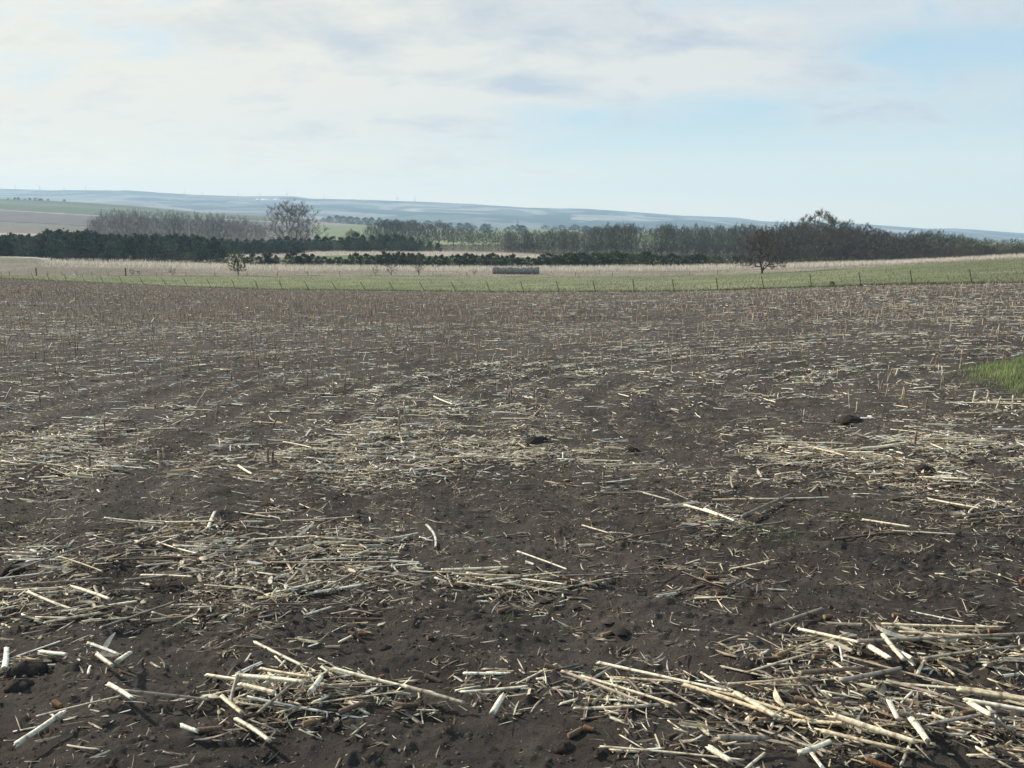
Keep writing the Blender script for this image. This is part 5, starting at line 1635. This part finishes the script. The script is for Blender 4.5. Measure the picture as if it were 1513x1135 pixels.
# --- standing stubble along the rows
def stubble_rows():
    xs_, ys_ = [], []
    for r_ in np.arange(3.4, 175, .76):
        m = int(2 * math.pi * r_ / .22)
        a = (np.arange(m) + rng.uniform(-.35, .35, m)) / m * 2 * math.pi
        xx = C0[0] + np.cos(a) * (r_ + rng.normal(0, .03, m)); yy = C0[1] + np.sin(a) * (r_ + rng.normal(0, .03, m))
        ok = (yy > 6) & (np.abs(xx) < .66 * yy)
        xs_.append(xx[ok]); ys_.append(yy[ok])
    return np.concatenate(xs_), np.concatenate(ys_)


x, y = stubble_rows()
z0 = ground(x, y, False); px, py = project(x, y, z0)
ok = (px > -40) & (px < W0 + 40) & (y < lv_depth(1, np.clip(px, -400, 1900)) - .3)
ok &= ~island(x, y, 1.0)
leftw = np.clip((900 - px) / 500, 0, 1)
pr = np.interp(py, [405, 470, 520, 560, 620, 700, 800], [.66, .78, .66, .40, .13, .02, 0.0]) * (.38 + .62 * leftw)
pr *= .4 + 1.2 * fbm(x * .15, y * .15, 3, 202)
ok &= rng.random(len(x)) < pr
x, y, px, py = x[ok], y[ok], px[ok], py[ok]
# surveyed stubs
S2 = [(397, 686, .17, 'left one of the pair of brown standing stubs left of centre', 4), (403, 684, .15, 'right one of the pair of brown standing stubs left of centre', 4), (133, 695, .13, 'single brown standing stub at the left in the middle ground', 4),
      (1351, 663, .16, 'brown standing stub at the right in the middle ground', 4), (1418, 546, .36, 'tallest leaning stub at the left tip of the grass patch', 1), (1438, 592, .15, 'pale upright stub in front of the grass patch, leftmost', 0), (1456, 597, .18, 'leaning stub second in front of the grass patch', 1),
      (1472, 602, .16, 'upright stub third in front of the grass patch', 1), (1496, 604, .17, 'stub in front of the grass patch near the right edge', 1), (1368, 602, .16, 'slim brown stub left of the grass patch', 4), (1333, 587, .17, 'pale upright stub left of the grass patch', 1), (1323, 557, .12, 'pale leaning stub farther left of the grass patch', 0),
      (1393, 553, .11, 'short pale stub at the upper left of the grass patch', 0), (752, 602, .20, 'tall thin brown stub near the middle of the field', 4), (755, 590, .16, 'second thin brown stub just behind the middle one', 4), (215, 568, .10, 'bright leaning stub in the left middle field', 0), (418, 565, .12, 'bright short stub in the left centre field', 0), (666, 567, .12, 'bright leaning stub left of the field centre', 5)]
sx = [pix_ground(a, b) for a, b, *_ in S2]


def stub_batch(x, y, h, r, col, ns, seg, lean):
    n = len(x)
    a = rng.random(n) * 6.28
    pit = math.pi / 2 - np.abs(lean)
    z = ground(x, y, True)
    return prisms(x + np.cos(a) * np.cos(pit) * h / 2, y + np.sin(a) * np.cos(pit) * h / 2, z + np.sin(pit) * h / 2 - .01, a, pit, h, r, rng.normal(0, .05, n), col, ns=ns, seg=seg, nodes=seg > 2, caps=seg > 2)


for i, (a, b, h, lab, tone) in enumerate(S2):
    o1 = lambda q: np.array([q])
    lean = .05 if tone == 4 else random.uniform(.08, .35)
    v, c, fa = stub_batch(o1(sx[i][0]), o1(sx[i][1]), o1(h), o1(.011), PALETTE[tone][None] * (1.3 if tone == 4 else 1.0), 8, 7, o1(lean))
    single('stalk_stub', v[0], c[0], fa, M_stalk, sx[i], lab, 'corn stub', None)
n = len(x)
h = rng.uniform(.09, .27, n) * (1 - np.clip((y - 60) / 90, 0, .35))
lean = np.abs(rng.normal(0, .14, n)) + (rng.random(n) < .12) * rng.uniform(.2, .7, n)
brown = mixc(n, (.27, .175, .115), (.46, .325, .22))
lt = rng.random(n) < np.where(px > 900, .40, .10)
brown[lt] = mixc(lt.sum(), (.38, .31, .22), (.55, .47, .35))
order = np.argsort(-(h / y)); topn, rest = order[:240], order[240:]
v, c, fa = stub_batch(x[topn], y[topn], h[topn], rng.uniform(.007, .0105, 240), brown[topn], 6, 5, lean[topn])
for j, i in enumerate(topn):
    side_ = 'left' if px[i] < 500 else ('centre' if px[i] < 1010 else 'right')
    t = 'pale' if lt[i] else 'brown'
    dep_ = 'nearer' if y[i] < np.median(y[topn]) else 'farther'
    single('stalk_stub', v[j], c[j], fa, M_stalk, (x[i], y[i], float(ground(x[i], y[i]))), f'{t} upright corn stub standing in the {dep_} {side_} rows of the field', 'corn stub', f'{t} stubs, {dep_} {side_} rows')
m = rest
v, c, fa = stub_batch(x[m], y[m], h[m], .008 + .00016 * y[m], brown[m], 3, 1, lean[m])
join('standing_stubble', v, c, fa, M_stalk, False, 'rows of brown corn stubble standing in the far field')
print('stubble', n)

# ------------------------------------------------------------------ labels within large groups: say which stretch of the group each stands in
GR = {}
for ob in sc.objects:
    if ob.parent is None and ob.get('group') and ob.get('category'):
        GR.setdefault((ob['group'], ob['label']), []).append(ob)
for (g, lb), obs in GR.items():
    if len(obs) < 8 or 'bale' in g: continue
    words = {2: ['left half', 'right half'], 3: ['left third', 'middle third', 'right third'], 5: ['leftmost fifth', 'second fifth from left', 'middle fifth', 'second fifth from right', 'rightmost fifth']}
    k = 2 if len(obs) < 12 else (3 if len(obs) < 25 else 5)
    pxs = sorted((project(np.array(float(ob.location.x)), np.array(float(ob.location.y)), np.array(float(ob.location.z)))[0].item(), i) for i, ob in enumerate(obs))
    for q, (_, i) in enumerate(pxs):
        w_ = words[k][min(int(q * k / len(pxs)), k - 1)]
        l2 = lb + ', ' + w_
        if len(l2.split()) <= 16:
            obs[i]['label'] = l2; obs[i]['group'] = g + ', ' + w_
        elif _ is not None and q == 0: print('long label', len(l2.split()), l2)
